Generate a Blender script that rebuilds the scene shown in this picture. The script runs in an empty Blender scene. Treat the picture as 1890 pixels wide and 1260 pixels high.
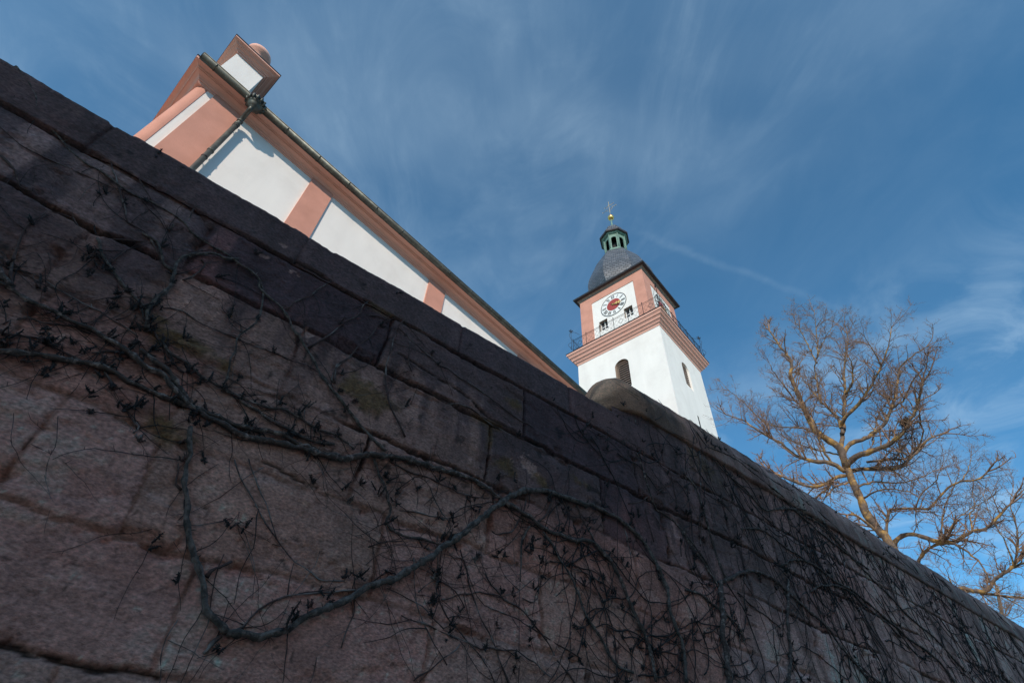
import bpy, math, random
import numpy as np
from mathutils import Vector, Matrix
R = math.radians
sc = bpy.context.scene
col = sc.collection

# ---------------------------------------------------------------- camera, sky, sun, exposure
CAMROT = [[0.786842,0.462568,0.408546],[-0.615401,0.538216,0.575852],[0.046484,-0.704524,0.708156]]
EYE = 1.6
cd = bpy.data.cameras.new('camera'); cam = bpy.data.objects.new('camera', cd); col.objects.link(cam)
cd.sensor_width = 36; cd.lens = 975/1890*36; cd.clip_start = .05; cd.clip_end = 5000
Rc = np.array(CAMROT)
M = Matrix(((Rc[0][0], -Rc[0][1], -Rc[0][2], 0), (Rc[1][0], -Rc[1][1], -Rc[1][2], 0),
            (Rc[2][0], -Rc[2][1], -Rc[2][2], EYE), (0, 0, 0, 1)))
cam.matrix_world = M
sc.camera = cam

SUN_AZ = R(229.1)          # direction towards the sun, from +X counter-clockwise
SUN_EL = R(27.5)
sl = bpy.data.lights.new('sun', 'SUN'); so = bpy.data.objects.new('sun', sl); col.objects.link(so)
sl.energy = 2.75; sl.angle = R(.5); sl.color = (1.0, .87, .74)
sd = Vector((math.cos(SUN_AZ)*math.cos(SUN_EL), math.sin(SUN_AZ)*math.cos(SUN_EL), math.sin(SUN_EL)))
so.location = sd*60; so.rotation_euler = sd.to_track_quat('Z', 'Y').to_euler()

world = bpy.data.worlds.new('World'); sc.world = world; world.use_nodes = True
nt = world.node_tree; nt.nodes.clear()
def wn(t, **k):
    n = nt.nodes.new(t)
    for a, b in k.items(): setattr(n, a, b)
    return n
L = nt.links.new
sky = wn('ShaderNodeTexSky', sky_type='NISHITA', sun_disc=False, sun_elevation=SUN_EL, sun_rotation=math.pi/2-SUN_AZ+2*math.pi,
         altitude=350, air_density=.72, dust_density=.1, ozone_density=3.0)
tc = wn('ShaderNodeTexCoord')
sep = wn('ShaderNodeSeparateXYZ'); L(tc.outputs['Generated'], sep.inputs[0])
def wm(op, a, b=None, clamp=False):
    n = wn('ShaderNodeMath', operation=op, use_clamp=clamp)
    for i, v in enumerate((a, b)):
        if v is None: continue
        if isinstance(v, (int, float)): n.inputs[i].default_value = v
        else: L(v, n.inputs[i])
    return n.outputs[0]
zc = wm('MAXIMUM', sep.outputs[2], .08)
u = wm('DIVIDE', sep.outputs[0], zc); v = wm('DIVIDE', sep.outputs[1], zc)
def cloud(ku, kv, scale, detail, dist, lo, hi, off=(0, 0), shear=.0):
    c = wn('ShaderNodeCombineXYZ')
    L(wm('ADD', wm('MULTIPLY', wm('ADD', u, wm('MULTIPLY', v, shear)), ku), off[0]), c.inputs[0])
    L(wm('ADD', wm('MULTIPLY', v, kv), off[1]), c.inputs[1])
    n = wn('ShaderNodeTexNoise'); n.inputs['Scale'].default_value = scale; n.inputs['Detail'].default_value = detail
    n.inputs['Roughness'].default_value = .6; n.inputs['Distortion'].default_value = dist
    L(c.outputs[0], n.inputs['Vector'])
    m = wn('ShaderNodeMapRange', interpolation_type='SMOOTHSTEP'); m.inputs[1].default_value = lo; m.inputs[2].default_value = hi
    L(n.outputs[0], m.inputs[0]); return m.outputs[0]
streak = cloud(3.8, 2.0, 1.0, 8, 1.6, .34, .72, (2.3, 1.1), -.2)
fine = cloud(11.0, 8.0, 1.0, 6, 1.2, .35, .80, (.3, 5.1), -.2)
broad = cloud(1.5, 1.5, 1.0, 3, .4, .35, .70, (4.7, 2.1))
far = cloud(2.6, 3.4, 1.0, 6, .9, .42, .72, (8.4, 3.3))
farw = wn('ShaderNodeMapRange', interpolation_type='SMOOTHSTEP'); farw.inputs[1].default_value = .9; farw.inputs[2].default_value = 1.5
L(u, farw.inputs[0])
# contrail: a thin line in the cloud layer
A0 = (.56, .376); A1 = (.96, .252); dx, dy = A1[0]-A0[0], A1[1]-A0[1]; ll = math.hypot(dx, dy); dx /= ll; dy /= ll
du = wm('SUBTRACT', u, A0[0]); dv = wm('SUBTRACT', v, A0[1])
al = wm('ADD', wm('MULTIPLY', du, dx), wm('MULTIPLY', dv, dy))
wob = cloud(9, 9, 1, 3, 0, 0, 1)
ac = wm('ABSOLUTE', wm('ADD', wm('SUBTRACT', wm('MULTIPLY', du, dy), wm('MULTIPLY', dv, dx)), wm('MULTIPLY', wm('SUBTRACT', wob, .5), .02)))
trail = wn('ShaderNodeMapRange', interpolation_type='SMOOTHSTEP'); trail.inputs[1].default_value = .016; trail.inputs[2].default_value = 0.0
L(ac, trail.inputs[0])
e0 = wn('ShaderNodeMapRange', interpolation_type='SMOOTHSTEP'); e0.inputs[1].default_value = -.02; e0.inputs[2].default_value = .1; L(al, e0.inputs[0])
e1 = wn('ShaderNodeMapRange', interpolation_type='SMOOTHSTEP'); e1.inputs[1].default_value = .75; e1.inputs[2].default_value = .30; L(al, e1.inputs[0])
tr = wm('MULTIPLY', wm('MULTIPLY', trail.outputs[0], e0.outputs[0]), wm('MULTIPLY', e1.outputs[0], wm('ADD', wm('MULTIPLY', fine, .6), .5)))
near = wn('ShaderNodeMapRange', interpolation_type='SMOOTHSTEP'); near.inputs[1].default_value = .85; near.inputs[2].default_value = .42
near.inputs[3].default_value = .22; near.inputs[4].default_value = 1.0; L(u, near.inputs[0])
st_ = wm('MULTIPLY', streak, wm('ADD', wm('MULTIPLY', fine, .5), .5))
veil = wm('ADD', wm('MULTIPLY', broad, .09), wm('ADD', wm('MULTIPLY', st_, .12), .055))
cl = wm('MULTIPLY', veil, near.outputs[0])
cl = wm('ADD', cl, wm('MULTIPLY', wm('MULTIPLY', far, farw.outputs[0]), .26))
cl = wm('ADD', cl, wm('MULTIPLY', tr, .06), True)
CLOUD_MIX = cl
hs = wn('ShaderNodeMix', data_type='RGBA', blend_type='MULTIPLY'); hs.inputs['Factor'].default_value = 1
L(sky.outputs[0], hs.inputs[6]); hs.inputs[7].default_value = (.48, .98, 1.0, 1)
mx = wn('ShaderNodeMix', data_type='RGBA'); L(cl, mx.inputs['Factor'])
L(hs.outputs[2], mx.inputs[6]); mx.inputs[7].default_value = (3.2, 4.2, 5.0, 1)
bg = wn('ShaderNodeBackground'); bg.inputs['Strength'].default_value = .15
L(mx.outputs[2], bg.inputs['Color'])
wo = wn('ShaderNodeOutputWorld'); L(bg.outputs[0], wo.inputs[0])

sc.view_settings.view_transform = 'Standard'; sc.view_settings.look = 'None'
sc.view_settings.exposure = 0.5; sc.view_settings.gamma = 1
sc.render.engine = 'CYCLES'
sc.cycles.max_bounces = 6

# ---- traced layouts, in metres: wall paths (x along the wall, h above eye level), limb paths (x,y,z)
CRACKS = [([(-1.327,2.273),(-1.282,2.272),(-1.186,2.277),(-1.075,2.261),(-0.962,2.26),(-0.844,2.243),(-0.779,2.265),(-0.717,2.282),(-0.639,2.287),(-0.56,2.276)],0.022,0.045),([(0.064,2.763),(0.2,2.771),(0.407,2.743),(0.608,2.762)],0.01,0.02),([(0.304,1.389),(0.416,1.385),(0.536,1.367),(0.618,1.354),(0.676,1.356)],0.008,0.012),([(-0.16,0.461),(-0.119,0.461),(-0.067,0.444),(-0.016,0.449),(0.064,0.442),(0.147,0.435),(0.231,0.456),(0.344,0.451)],0.014,0.02),([(0.896,2.452),(1.115,2.433),(1.344,2.413),(1.521,2.376),(1.673,2.307),(1.889,2.3),(2.186,2.292)],0.009,0.012)]
VINES = [('A','shoot',0.006,0.0055,[(-1.689,3.053),(-1.607,3.005),(-1.527,2.929),(-1.48,2.851),(-1.393,2.791),(-1.326,2.75),(-1.23,2.704),(-1.138,2.651),(-0.996,2.639),(-0.885,2.605),(-0.767,2.617),(-0.645,2.61),(-0.566,2.593),(-0.468,2.537),(-0.36,2.527)]),('A','stem',0.0065,0.009,[(-0.36,2.527),(-0.235,2.511),(-0.088,2.474),(-0.04,2.408),(0.119,2.344),(0.224,2.241),(0.351,2.14),(0.483,2.016),(0.633,1.905),(0.69,1.867),(0.828,1.792),(0.97,1.705)]),('A','shoot',0.005,0.005,[(-1.107,2.803),(-1.019,2.717),(-0.948,2.635),(-0.839,2.499),(-0.759,2.398),(-0.686,2.381),(-0.589,2.334),(-0.499,2.246)]),('A','shoot',0.003,0.004,[(-1.124,2.971),(-1.056,2.896),(-0.994,2.815),(-0.896,2.739),(-0.755,2.631)]),('A','shoot',0.005,0.003,[(-1.374,2.421),(-1.287,2.379),(-1.221,2.309),(-1.164,2.304)]),('A','shoot',0.003,0.003,[(-1.479,2.59),(-1.366,2.536),(-1.25,2.546),(-1.09,2.565),(-0.963,2.576),(-0.885,2.605)]),('A','shoot',0.004,0.004,[(-1.057,2.229),(-0.956,2.25),(-0.843,2.195),(-0.773,2.254),(-0.693,2.304),(-0.653,2.334)]),('A','shoot',0.004,0.0065,[(-1.054,2.198),(-1.051,2.103),(-1.016,1.983),(-0.99,1.891),(-0.953,1.813),(-0.897,1.716)]),('A','shoot',0.006,0.008,[(-0.82,2.2),(-0.752,2.119),(-0.673,2.066),(-0.566,1.991),(-0.487,1.953),(-0.426,1.915)]),('A','shoot',0.006,0.008,[(-0.693,2.375),(-0.613,2.364),(-0.535,2.281),(-0.493,2.235),(-0.445,2.212)]),('A','shoot',0.004,0.004,[(-0.695,2.092),(-0.695,2.139),(-0.682,2.214)]),('A','shoot',0.005,0.005,[(-0.395,2.205),(-0.359,2.317),(-0.359,2.385),(-0.377,2.403)]),('A','stem',0.011,0.008,[(-0.387,1.821),(-0.42,1.905),(-0.436,2.006),(-0.42,2.122),(-0.471,2.287),(-0.446,2.378),(-0.35,2.481),(-0.28,2.489),(-0.219,2.525)]),('A','stem',0.006,0.004,[(-0.061,2.461),(-0.004,2.368),(0.029,2.246),(0.025,2.135),(0.0,2.044),(0.001,1.945),(0.023,1.825),(0.045,1.749),(0.049,1.653)]),('A','shoot',0.003,0.005,[(0.357,2.955),(0.297,2.753),(0.215,2.538),(0.139,2.351)]),('A','shoot',0.003,0.006,[(0.609,2.923),(0.587,2.786),(0.553,2.609),(0.504,2.503),(0.44,2.34),(0.347,2.168)]),('A','shoot',0.003,0.006,[(0.807,2.774),(0.724,2.639),(0.673,2.463),(0.605,2.286),(0.544,2.139),(0.562,2.004)]),('A','shoot',0.003,0.006,[(0.873,2.921),(0.87,2.76),(0.837,2.644),(0.841,2.504),(0.834,2.363),(0.862,2.22),(0.933,2.035),(1.014,1.935),(1.082,1.859)]),('A','shoot',0.004,0.005,[(0.951,2.592),(0.971,2.465),(1.049,2.328),(1.146,2.271),(1.308,2.263),(1.514,2.307),(1.676,2.277),(2.011,2.26)]),('A','shoot',0.003,0.004,[(0.846,2.669),(1.088,2.573),(1.327,2.524),(1.571,2.505),(1.829,2.436),(2.094,2.415)]),('A','shoot',0.003,0.003,[(0.604,2.646),(0.684,2.685),(0.755,2.689)]),('A','shoot',0.004,0.003,[(-0.622,2.863),(-0.578,2.742),(-0.565,2.634),(-0.562,2.54)]),('A','shoot',0.004,0.003,[(0.577,2.012),(0.54,2.02),(0.549,2.142),(0.572,2.187)]),('A','shoot',0.0035,0.003,[(-0.95,1.815),(-1.012,1.871),(-1.042,1.886)]),('B','stem',0.009,0.017,[(-0.982,1.724),(-0.937,1.716),(-0.86,1.701),(-0.789,1.699),(-0.717,1.697),(-0.632,1.689),(-0.562,1.683),(-0.481,1.676),(-0.409,1.657),(-0.333,1.633),(-0.25,1.613),(-0.183,1.594),(-0.096,1.551),(-0.013,1.517),(0.056,1.497),(0.151,1.479),(0.245,1.469),(0.374,1.496),(0.465,1.509),(0.608,1.534)]),('B','stem',0.016,0.011,[(0.611,1.524),(0.748,1.56),(0.841,1.618),(0.944,1.663),(1.115,1.706),(1.301,1.734),(1.458,1.76),(1.597,1.765),(1.7,1.74),(1.819,1.72),(1.956,1.693),(2.096,1.665),(2.191,1.634),(2.337,1.637),(2.471,1.648),(2.647,1.691),(2.716,1.659),(2.818,1.598),(2.912,1.485),(2.982,1.345),(3.07,1.226),(3.13,1.073),(3.149,0.91)]),('B','stem',0.01,0.013,[(-0.359,1.701),(-0.331,1.694),(-0.277,1.667),(-0.199,1.643),(-0.131,1.589),(-0.035,1.528)]),('B','stem',0.012,0.013,[(-0.789,1.415),(-0.757,1.425),(-0.68,1.458),(-0.594,1.484),(-0.537,1.508),(-0.461,1.527),(-0.405,1.533),(-0.32,1.516),(-0.237,1.507),(-0.16,1.511),(-0.079,1.515),(-0.011,1.513),(0.092,1.515),(0.211,1.507),(0.312,1.533),(0.409,1.557),(0.503,1.543),(0.615,1.542),(0.733,1.571)]),('B','stem',0.007,0.008,[(-0.291,1.782),(-0.231,1.745),(-0.125,1.723),(-0.027,1.683),(0.06,1.671),(0.141,1.655),(0.246,1.627),(0.35,1.609),(0.453,1.6),(0.558,1.591),(0.684,1.626)]),('B','stem',0.007,0.006,[(0.056,1.681),(0.152,1.673),(0.251,1.665),(0.345,1.702),(0.45,1.695),(0.565,1.666),(0.678,1.683),(0.801,1.642)]),('B','shoot',0.004,0.004,[(-0.824,1.544),(-0.813,1.58),(-0.778,1.622),(-0.732,1.625),(-0.674,1.66),(-0.619,1.68),(-0.554,1.67)]),('B','shoot',0.004,0.005,[(-0.507,1.583),(-0.428,1.633),(-0.354,1.644),(-0.315,1.662)]),('B','shoot',0.004,0.004,[(-0.812,1.513),(-0.791,1.511),(-0.7,1.549),(-0.652,1.536),(-0.549,1.529),(-0.474,1.525)]),('B','shoot',0.003,0.003,[(-0.998,1.815),(-0.963,1.825),(-0.885,1.837),(-0.771,1.829),(-0.634,1.815),(-0.514,1.798),(-0.393,1.766)]),('B','shoot',0.003,0.003,[(-0.384,1.973),(-0.308,2.001),(-0.136,1.994),(0.006,2.004),(0.177,2.015),(0.384,2.043)]),('B','shoot',0.004,0.005,[(-0.609,1.417),(-0.588,1.44),(-0.571,1.469)]),('B','shoot',0.006,0.006,[(-0.349,1.456),(-0.387,1.499),(-0.422,1.523)]),('B','shoot',0.006,0.004,[(-0.247,1.376),(-0.198,1.34),(-0.168,1.325),(-0.18,1.29)]),('B','shoot',0.005,0.005,[(-0.373,1.844),(-0.314,1.793),(-0.263,1.775),(-0.237,1.741),(-0.161,1.689),(-0.132,1.682)]),('B','stem',0.01,0.013,[(-0.988,1.797),(-0.947,1.753),(-0.907,1.721)]),('B','stem',0.008,0.007,[(0.93,1.627),(1.018,1.511),(1.092,1.395),(1.09,1.309),(1.178,1.267),(1.324,1.283),(1.465,1.301)]),('B','shoot',0.004,0.004,[(1.018,1.652),(1.192,1.639),(1.355,1.656),(1.582,1.657),(1.79,1.716)]),('B','shoot',0.003,0.003,[(1.119,1.527),(1.174,1.608),(1.229,1.642),(1.312,1.603),(1.364,1.527),(1.48,1.442)]),('B','shoot',0.004,0.003,[(1.16,1.397),(1.296,1.429),(1.465,1.46)]),('C','stem',0.01,0.015,[(0.007,1.409),(0.068,1.286),(0.078,1.214),(0.107,1.135),(0.168,1.037),(0.221,0.948),(0.262,0.882),(0.322,0.816),(0.367,0.755),(0.406,0.695),(0.452,0.671),(0.507,0.629)]),('C','stem',0.015,0.018,[(0.507,0.629),(0.548,0.635),(0.62,0.643),(0.691,0.662),(0.75,0.696),(0.779,0.731),(0.83,0.781),(0.888,0.818),(0.955,0.866),(1.017,0.915),(1.072,0.963),(1.152,1.011),(1.235,1.061),(1.298,1.125),(1.376,1.197),(1.455,1.287),(1.542,1.369),(1.609,1.452),(1.705,1.555),(1.809,1.666),(1.906,1.766),(2.027,1.859)]),('C','stem',0.017,0.012,[(2.027,1.859),(2.172,1.915),(2.343,1.944),(2.485,1.947),(2.671,1.978),(2.861,1.972),(3.017,1.952),(3.152,1.908),(3.276,1.802),(3.351,1.671),(3.403,1.538),(3.41,1.4),(3.458,1.277),(3.494,1.19),(3.469,0.965)]),('C','shoot',0.009,0.006,[(0.493,0.619),(0.479,0.577),(0.459,0.551)]),('C','shoot',0.007,0.006,[(0.357,0.804),(0.385,0.841),(0.404,0.87),(0.42,0.901)]),('C','shoot',0.006,0.003,[(0.109,1.122),(0.071,1.147),(0.052,1.194),(0.05,1.231)]),('C','shoot',0.0035,0.003,[(0.251,1.346),(0.334,1.252),(0.404,1.184),(0.482,1.12),(0.558,1.056),(0.649,0.998),(0.771,0.958),(0.848,0.945),(0.928,0.959)]),('C','shoot',0.003,0.003,[(0.311,1.372),(0.393,1.256),(0.464,1.187),(0.522,1.106),(0.572,1.043)]),('C','shoot',0.004,0.004,[(0.512,0.634),(0.568,0.677),(0.604,0.742),(0.675,0.812),(0.746,0.849),(0.941,0.916),(1.028,0.947)]),('C','shoot',0.004,0.003,[(1.421,1.346),(1.442,1.186),(1.473,1.041),(1.548,0.932),(1.712,0.828),(1.84,0.735),(1.893,0.663)]),('C','shoot',0.004,0.005,[(1.576,1.309),(1.646,1.164),(1.741,0.995),(1.852,0.857),(1.974,0.693)]),('C','shoot',0.0035,0.005,[(1.754,1.224),(1.88,1.135),(2.043,1.096),(2.183,1.01),(2.321,0.877),(2.458,0.774)]),('C','stem',0.006,0.009,[(2.192,1.621),(2.333,1.469),(2.458,1.363),(2.559,1.187),(2.676,1.076),(2.791,0.956),(2.949,0.925)]),('C','stem',0.008,0.003,[(2.082,1.61),(2.026,1.506),(2.023,1.4),(2.023,1.245)]),('C','shoot',0.002,0.002,[(2.023,1.245),(2.025,1.042),(2.041,0.696)]),('C','shoot',0.0035,0.004,[(1.274,0.885),(1.404,0.873),(1.527,0.857),(1.689,0.832),(1.866,0.842),(2.053,0.852),(2.252,0.783)]),('C','shoot',0.003,0.003,[(1.355,1.01),(1.42,1.083),(1.485,1.11),(1.6,1.054),(1.643,0.999)]),('C','shoot',0.004,0.004,[(1.501,1.011),(1.633,1.072),(1.777,1.119),(1.907,1.122),(2.016,1.099)]),('C','shoot',0.003,0.004,[(1.632,0.829),(1.508,0.714),(1.403,0.619)]),('C','shoot',0.003,0.004,[(1.81,1.049),(1.952,1.044),(2.114,1.014),(2.253,0.986),(2.51,0.922)]),('C','shoot',0.004,0.004,[(2.255,1.446),(2.495,1.455),(2.661,1.442),(2.832,1.415)]),('C','shoot',0.0035,0.003,[(1.179,0.982),(1.308,0.971),(1.391,0.939),(1.524,0.874)]),('C','shoot',0.006,0.005,[(2.059,1.837),(2.018,1.677),(1.95,1.541),(1.852,1.486),(1.794,1.502)]),('C','shoot',0.007,0.006,[(2.291,1.91),(2.256,1.828),(2.223,1.748),(2.143,1.669)]),('C','shoot',0.006,0.006,[(2.52,1.938),(2.569,1.842),(2.636,1.767),(2.684,1.702)]),('C','shoot',0.004,0.003,[(1.019,0.89),(1.023,0.826),(1.01,0.745),(1.01,0.685)]),('C','shoot',0.003,0.003,[(1.287,1.18),(1.313,1.054),(1.351,0.973),(1.429,0.853),(1.571,0.718)]),('C','shoot',0.003,0.003,[(1.021,1.157),(1.114,1.211),(1.204,1.25)]),('C','shoot',0.0035,0.003,[(2.04,1.156),(2.111,1.142),(2.166,1.188),(2.166,1.241)]),('C','shoot',0.004,0.004,[(3.017,1.952),(3.047,1.761),(3.045,1.625),(3.008,1.511)]),('D','stem',0.018,0.022,[(4.157,1.821),(4.085,1.657),(4.055,1.512),(4.002,1.369),(4.0,1.244),(3.954,1.014)]),('D','stem',0.015,0.01,[(4.185,1.828),(4.338,1.9),(4.636,2.047),(4.852,2.091),(5.082,2.087),(5.336,2.003),(5.595,1.918),(5.858,1.83),(5.955,1.691),(6.167,1.576),(6.374,1.416)]),('D','stem',0.012,0.014,[(5.366,2.164),(5.226,1.942),(5.124,1.759),(5.044,1.592),(5.002,1.469),(4.886,1.311),(4.77,1.149)]),('D','stem',0.01,0.012,[(5.311,2.291),(5.577,2.423),(5.89,2.496),(6.131,2.488),(6.421,2.431),(6.835,2.423),(7.156,2.327),(7.507,2.252),(7.844,2.152),(8.432,2.057),(8.71,1.804)]),('D','stem',0.008,0.008,[(4.739,2.479),(5.019,2.572),(5.272,2.578),(5.509,2.536),(5.766,2.518),(5.961,2.497)]),('D','stem',0.009,0.011,[(5.543,2.977),(5.985,3.135),(6.298,3.154),(6.606,3.144),(6.893,3.032),(7.194,2.877),(7.519,2.749),(7.85,2.62),(8.157,2.462),(8.757,2.343),(9.251,2.072)]),('D','stem',0.009,0.01,[(5.748,2.16),(6.121,2.313),(6.631,2.409),(6.945,2.314),(7.287,2.241),(7.592,2.118)]),('D','shoot',0.007,0.006,[(9.93,3.378),(9.327,2.992),(8.824,2.773),(8.111,2.556),(7.561,2.404)]),('D','shoot',0.006,0.004,[(6.967,2.854),(6.778,2.63),(6.673,2.44)]),('D','stem',0.009,0.009,[(3.63,1.61),(3.811,1.63),(3.954,1.583),(4.124,1.542),(4.265,1.479),(4.301,1.394)]),('D','stem',0.009,0.009,[(11.268,3.235),(11.132,2.944),(10.908,2.603),(10.56,2.112)]),('D','shoot',0.005,0.005,[(4.331,3.15),(4.209,2.766),(4.098,2.459),(4.037,2.229),(4.004,2.087)]),('D','shoot',0.005,0.005,[(4.355,3.317),(4.275,3.018),(4.209,2.766),(4.131,2.563),(4.109,2.374),(4.005,2.169)]),('D','shoot',0.004,0.004,[(4.08,3.126),(3.964,2.67),(3.972,2.56)]),('D','shoot',0.004,0.004,[(3.753,2.7),(3.758,2.425),(3.746,2.334)]),('D','stem',0.007,0.008,[(4.353,3.456),(4.585,3.149),(5.036,3.026),(5.337,2.903),(5.818,3.097),(6.435,3.249),(6.71,3.179),(6.957,3.007),(7.282,2.88)]),('D','stem',0.006,0.009,[(3.291,2.714),(3.421,2.3),(3.614,2.236),(3.821,2.126),(3.975,1.999),(4.073,1.858),(4.151,1.673)]),('D','shoot',0.004,0.003,[(3.109,2.153),(3.249,2.221),(3.408,2.346),(3.64,2.542)]),('D','shoot',0.004,0.004,[(3.355,2.31),(3.32,2.133),(3.34,2.015),(3.362,1.916)]),('D','shoot',0.005,0.004,[(3.508,2.384),(3.76,2.627),(4.17,2.952)]),('D','stem',0.008,0.01,[(3.957,2.783),(4.086,2.679),(4.127,2.47),(4.175,2.224),(4.22,1.992),(4.253,1.877)]),('D','stem',0.008,0.009,[(3.779,2.144),(3.885,2.018),(4.016,1.902),(4.112,1.765)]),('D','shoot',0.006,0.004,[(4.116,1.581),(4.219,1.482),(4.275,1.388),(4.42,1.445)]),('D','stem',0.007,0.01,[(4.452,3.293),(4.955,3.375),(5.422,3.289),(5.911,3.199),(6.385,3.048),(6.915,2.949),(7.494,2.874)]),('D','stem',0.006,0.009,[(4.978,3.432),(5.478,3.405),(6.027,3.408),(6.578,3.347),(6.991,3.226),(7.425,3.059)]),('D','shoot',0.006,0.006,[(4.396,1.794),(4.672,1.714),(4.964,1.648)])]
BUDS = {'A': [(-0.444,1.901,0.085),(-0.401,1.865,0.085),(-0.422,1.959,0.085),(-0.387,1.821,0.085),(-0.485,1.899,0.085),(-0.796,2.095,0.05),(-0.784,2.044,0.05),(-0.718,1.968,0.05),(-0.707,2.037,0.05),(-0.419,2.138,0.05)],'B': [(0.056,1.681,0.05),(0.141,1.655,0.05),(0.235,1.681,0.05),(0.338,1.723,0.05),(0.452,1.72,0.05),(0.555,1.661,0.05),(0.674,1.694,0.05),(0.436,1.592,0.05),(0.245,1.513,0.05),(-0.041,1.675,0.055),(-0.125,1.686,0.055),(-0.501,1.699,0.055),(-0.684,1.702,0.055),(-0.394,1.69,0.055),(-0.831,1.781,0.055),(-0.666,1.538,0.055),(-0.528,1.57,0.055),(-0.436,1.536,0.055),(-0.349,1.456,0.055),(-0.243,1.398,0.055),(-0.119,1.495,0.055),(-0.219,1.703,0.055),(-0.293,1.768,0.055),(-0.217,1.422,0.055),(-0.267,1.386,0.055),(-0.419,1.546,0.055),(-0.874,1.635,0.06),(-0.776,1.487,0.06),(-0.667,1.482,0.06),(-0.004,1.478,0.06),(0.006,1.44,0.06),(0.066,1.437,0.06),(0.999,1.448,0.055),(1.015,1.568,0.055),(1.121,1.416,0.055),(1.102,1.303,0.055),(1.808,1.862,0.055),(1.929,1.911,0.055)],'C': [(1.448,1.333,0.055),(1.495,1.348,0.055),(1.648,1.571,0.055),(2.115,1.522,0.055),(2.117,1.475,0.055),(2.256,1.855,0.055),(2.593,1.936,0.055),(2.798,1.921,0.055),(3.103,1.981,0.055),(3.205,2.093,0.055),(1.437,0.986,0.055),(1.459,0.991,0.055),(2.103,0.935,0.055),(1.565,0.9,0.055),(1.783,0.825,0.055),(1.018,0.983,0.055),(1.446,1.128,0.055),(1.559,0.864,0.055),(2.163,1.43,0.055),(2.553,1.596,0.055),(0.748,0.702,0.05),(0.756,0.748,0.05),(0.812,0.807,0.05)],'D': [(3.113,2.045,0.06),(3.858,2.339,0.06),(3.88,2.329,0.06),(4.047,2.301,0.06),(3.733,2.329,0.06),(4.489,3.401,0.06),(4.58,3.396,0.06),(4.492,2.222,0.06),(4.628,2.352,0.06),(4.493,2.507,0.06),(4.519,2.727,0.06),(4.127,2.47,0.06),(3.854,1.993,0.06),(4.526,2.518,0.06),(4.587,2.752,0.06),(4.5,2.241,0.06),(4.692,2.301,0.06),(5.866,2.627,0.06),(5.35,2.248,0.06),(5.176,2.27,0.06),(5.764,2.402,0.06),(6.135,2.548,0.06),(4.077,2.159,0.06),(3.859,1.933,0.06),(3.661,1.421,0.06),(3.644,1.293,0.06),(4.369,1.278,0.06),(4.241,1.42,0.06),(6.229,1.698,0.06),(5.975,1.856,0.06),(6.245,1.899,0.06),(4.848,2.024,0.06),(5.522,2.56,0.06),(6.175,2.722,0.06),(6.323,2.502,0.06),(8.918,2.96,0.06),(8.095,2.883,0.06),(6.629,1.931,0.06),(7.501,2.024,0.06),(8.02,1.978,0.06),(9.259,2.786,0.06),(7.671,3.086,0.06)]}
JOINTS = {0: [-1.181,0.064,1.357],1: [-0.443,0.789,2.019],2: [-0.859,0.301,1.699],3: [-0.787,-0.074,0.867,1.775],4: [-0.476,-0.041,1.09,2.196],5: [0.308,1.457],6: [0.037]}
MOSS = [(0.714,2.032,0.07),(0.831,2.01,0.08),(1.884,2.527,0.04),(2.188,1.986,0.035),(2.569,2.136,0.035),(-0.072,1.356,0.06),(-0.234,1.825,0.05),(-0.148,1.841,0.04),(-0.034,1.835,0.04),(4.367,3.035,0.12),(5.314,1.382,0.05),(-0.354,1.911,0.02),(9.68,3.576,0.12),(1.892,1.995,0.05)]
PALE = [(-0.557,1.421,0.03),(-0.261,1.561,0.03),(0.415,1.314,0.05),(0.545,0.82,0.04),(0.058,1.064,0.05),(0.175,1.056,0.05),(-0.093,0.913,0.04),(0.235,2.03,0.05),(0.56,1.846,0.05),(1.294,0.799,0.06),(3.224,1.448,0.09),(2.476,1.414,0.05),(2.035,2.055,0.1),(0.372,1.356,0.03),(4.102,1.423,0.1),(8.626,2.316,0.3),(9.297,2.234,0.2),(0.284,2.267,0.05),(-0.54,1.742,0.05),(-0.061,2.833,0.02),(0.06,2.672,0.04),(-0.119,2.672,0.03)]
TINTS = [(-1.07,2.529,'b'),(-1.017,2.058,'k'),(-0.672,2.562,'b'),(-0.03,2.382,'d'),(-0.151,2.603,'d'),(-0.086,2.057,'k'),(1.179,2.488,'d'),(1.44,2.285,'k'),(-0.523,1.753,'k'),(-0.254,1.706,'r'),(-0.465,1.443,'r'),(-0.392,1.136,'p'),(-0.067,0.728,'p'),(0.256,1.138,'k'),(0.506,1.147,'k'),(0.566,0.683,'k'),(1.305,1.787,'k'),(0.666,1.514,'k'),(1.132,0.74,'p'),(1.623,0.976,'p'),(2.555,1.133,'k'),(0.834,1.174,'k'),(2.98,2.614,'d'),(3.515,1.919,'d'),(4.447,1.561,'k')]
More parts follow.
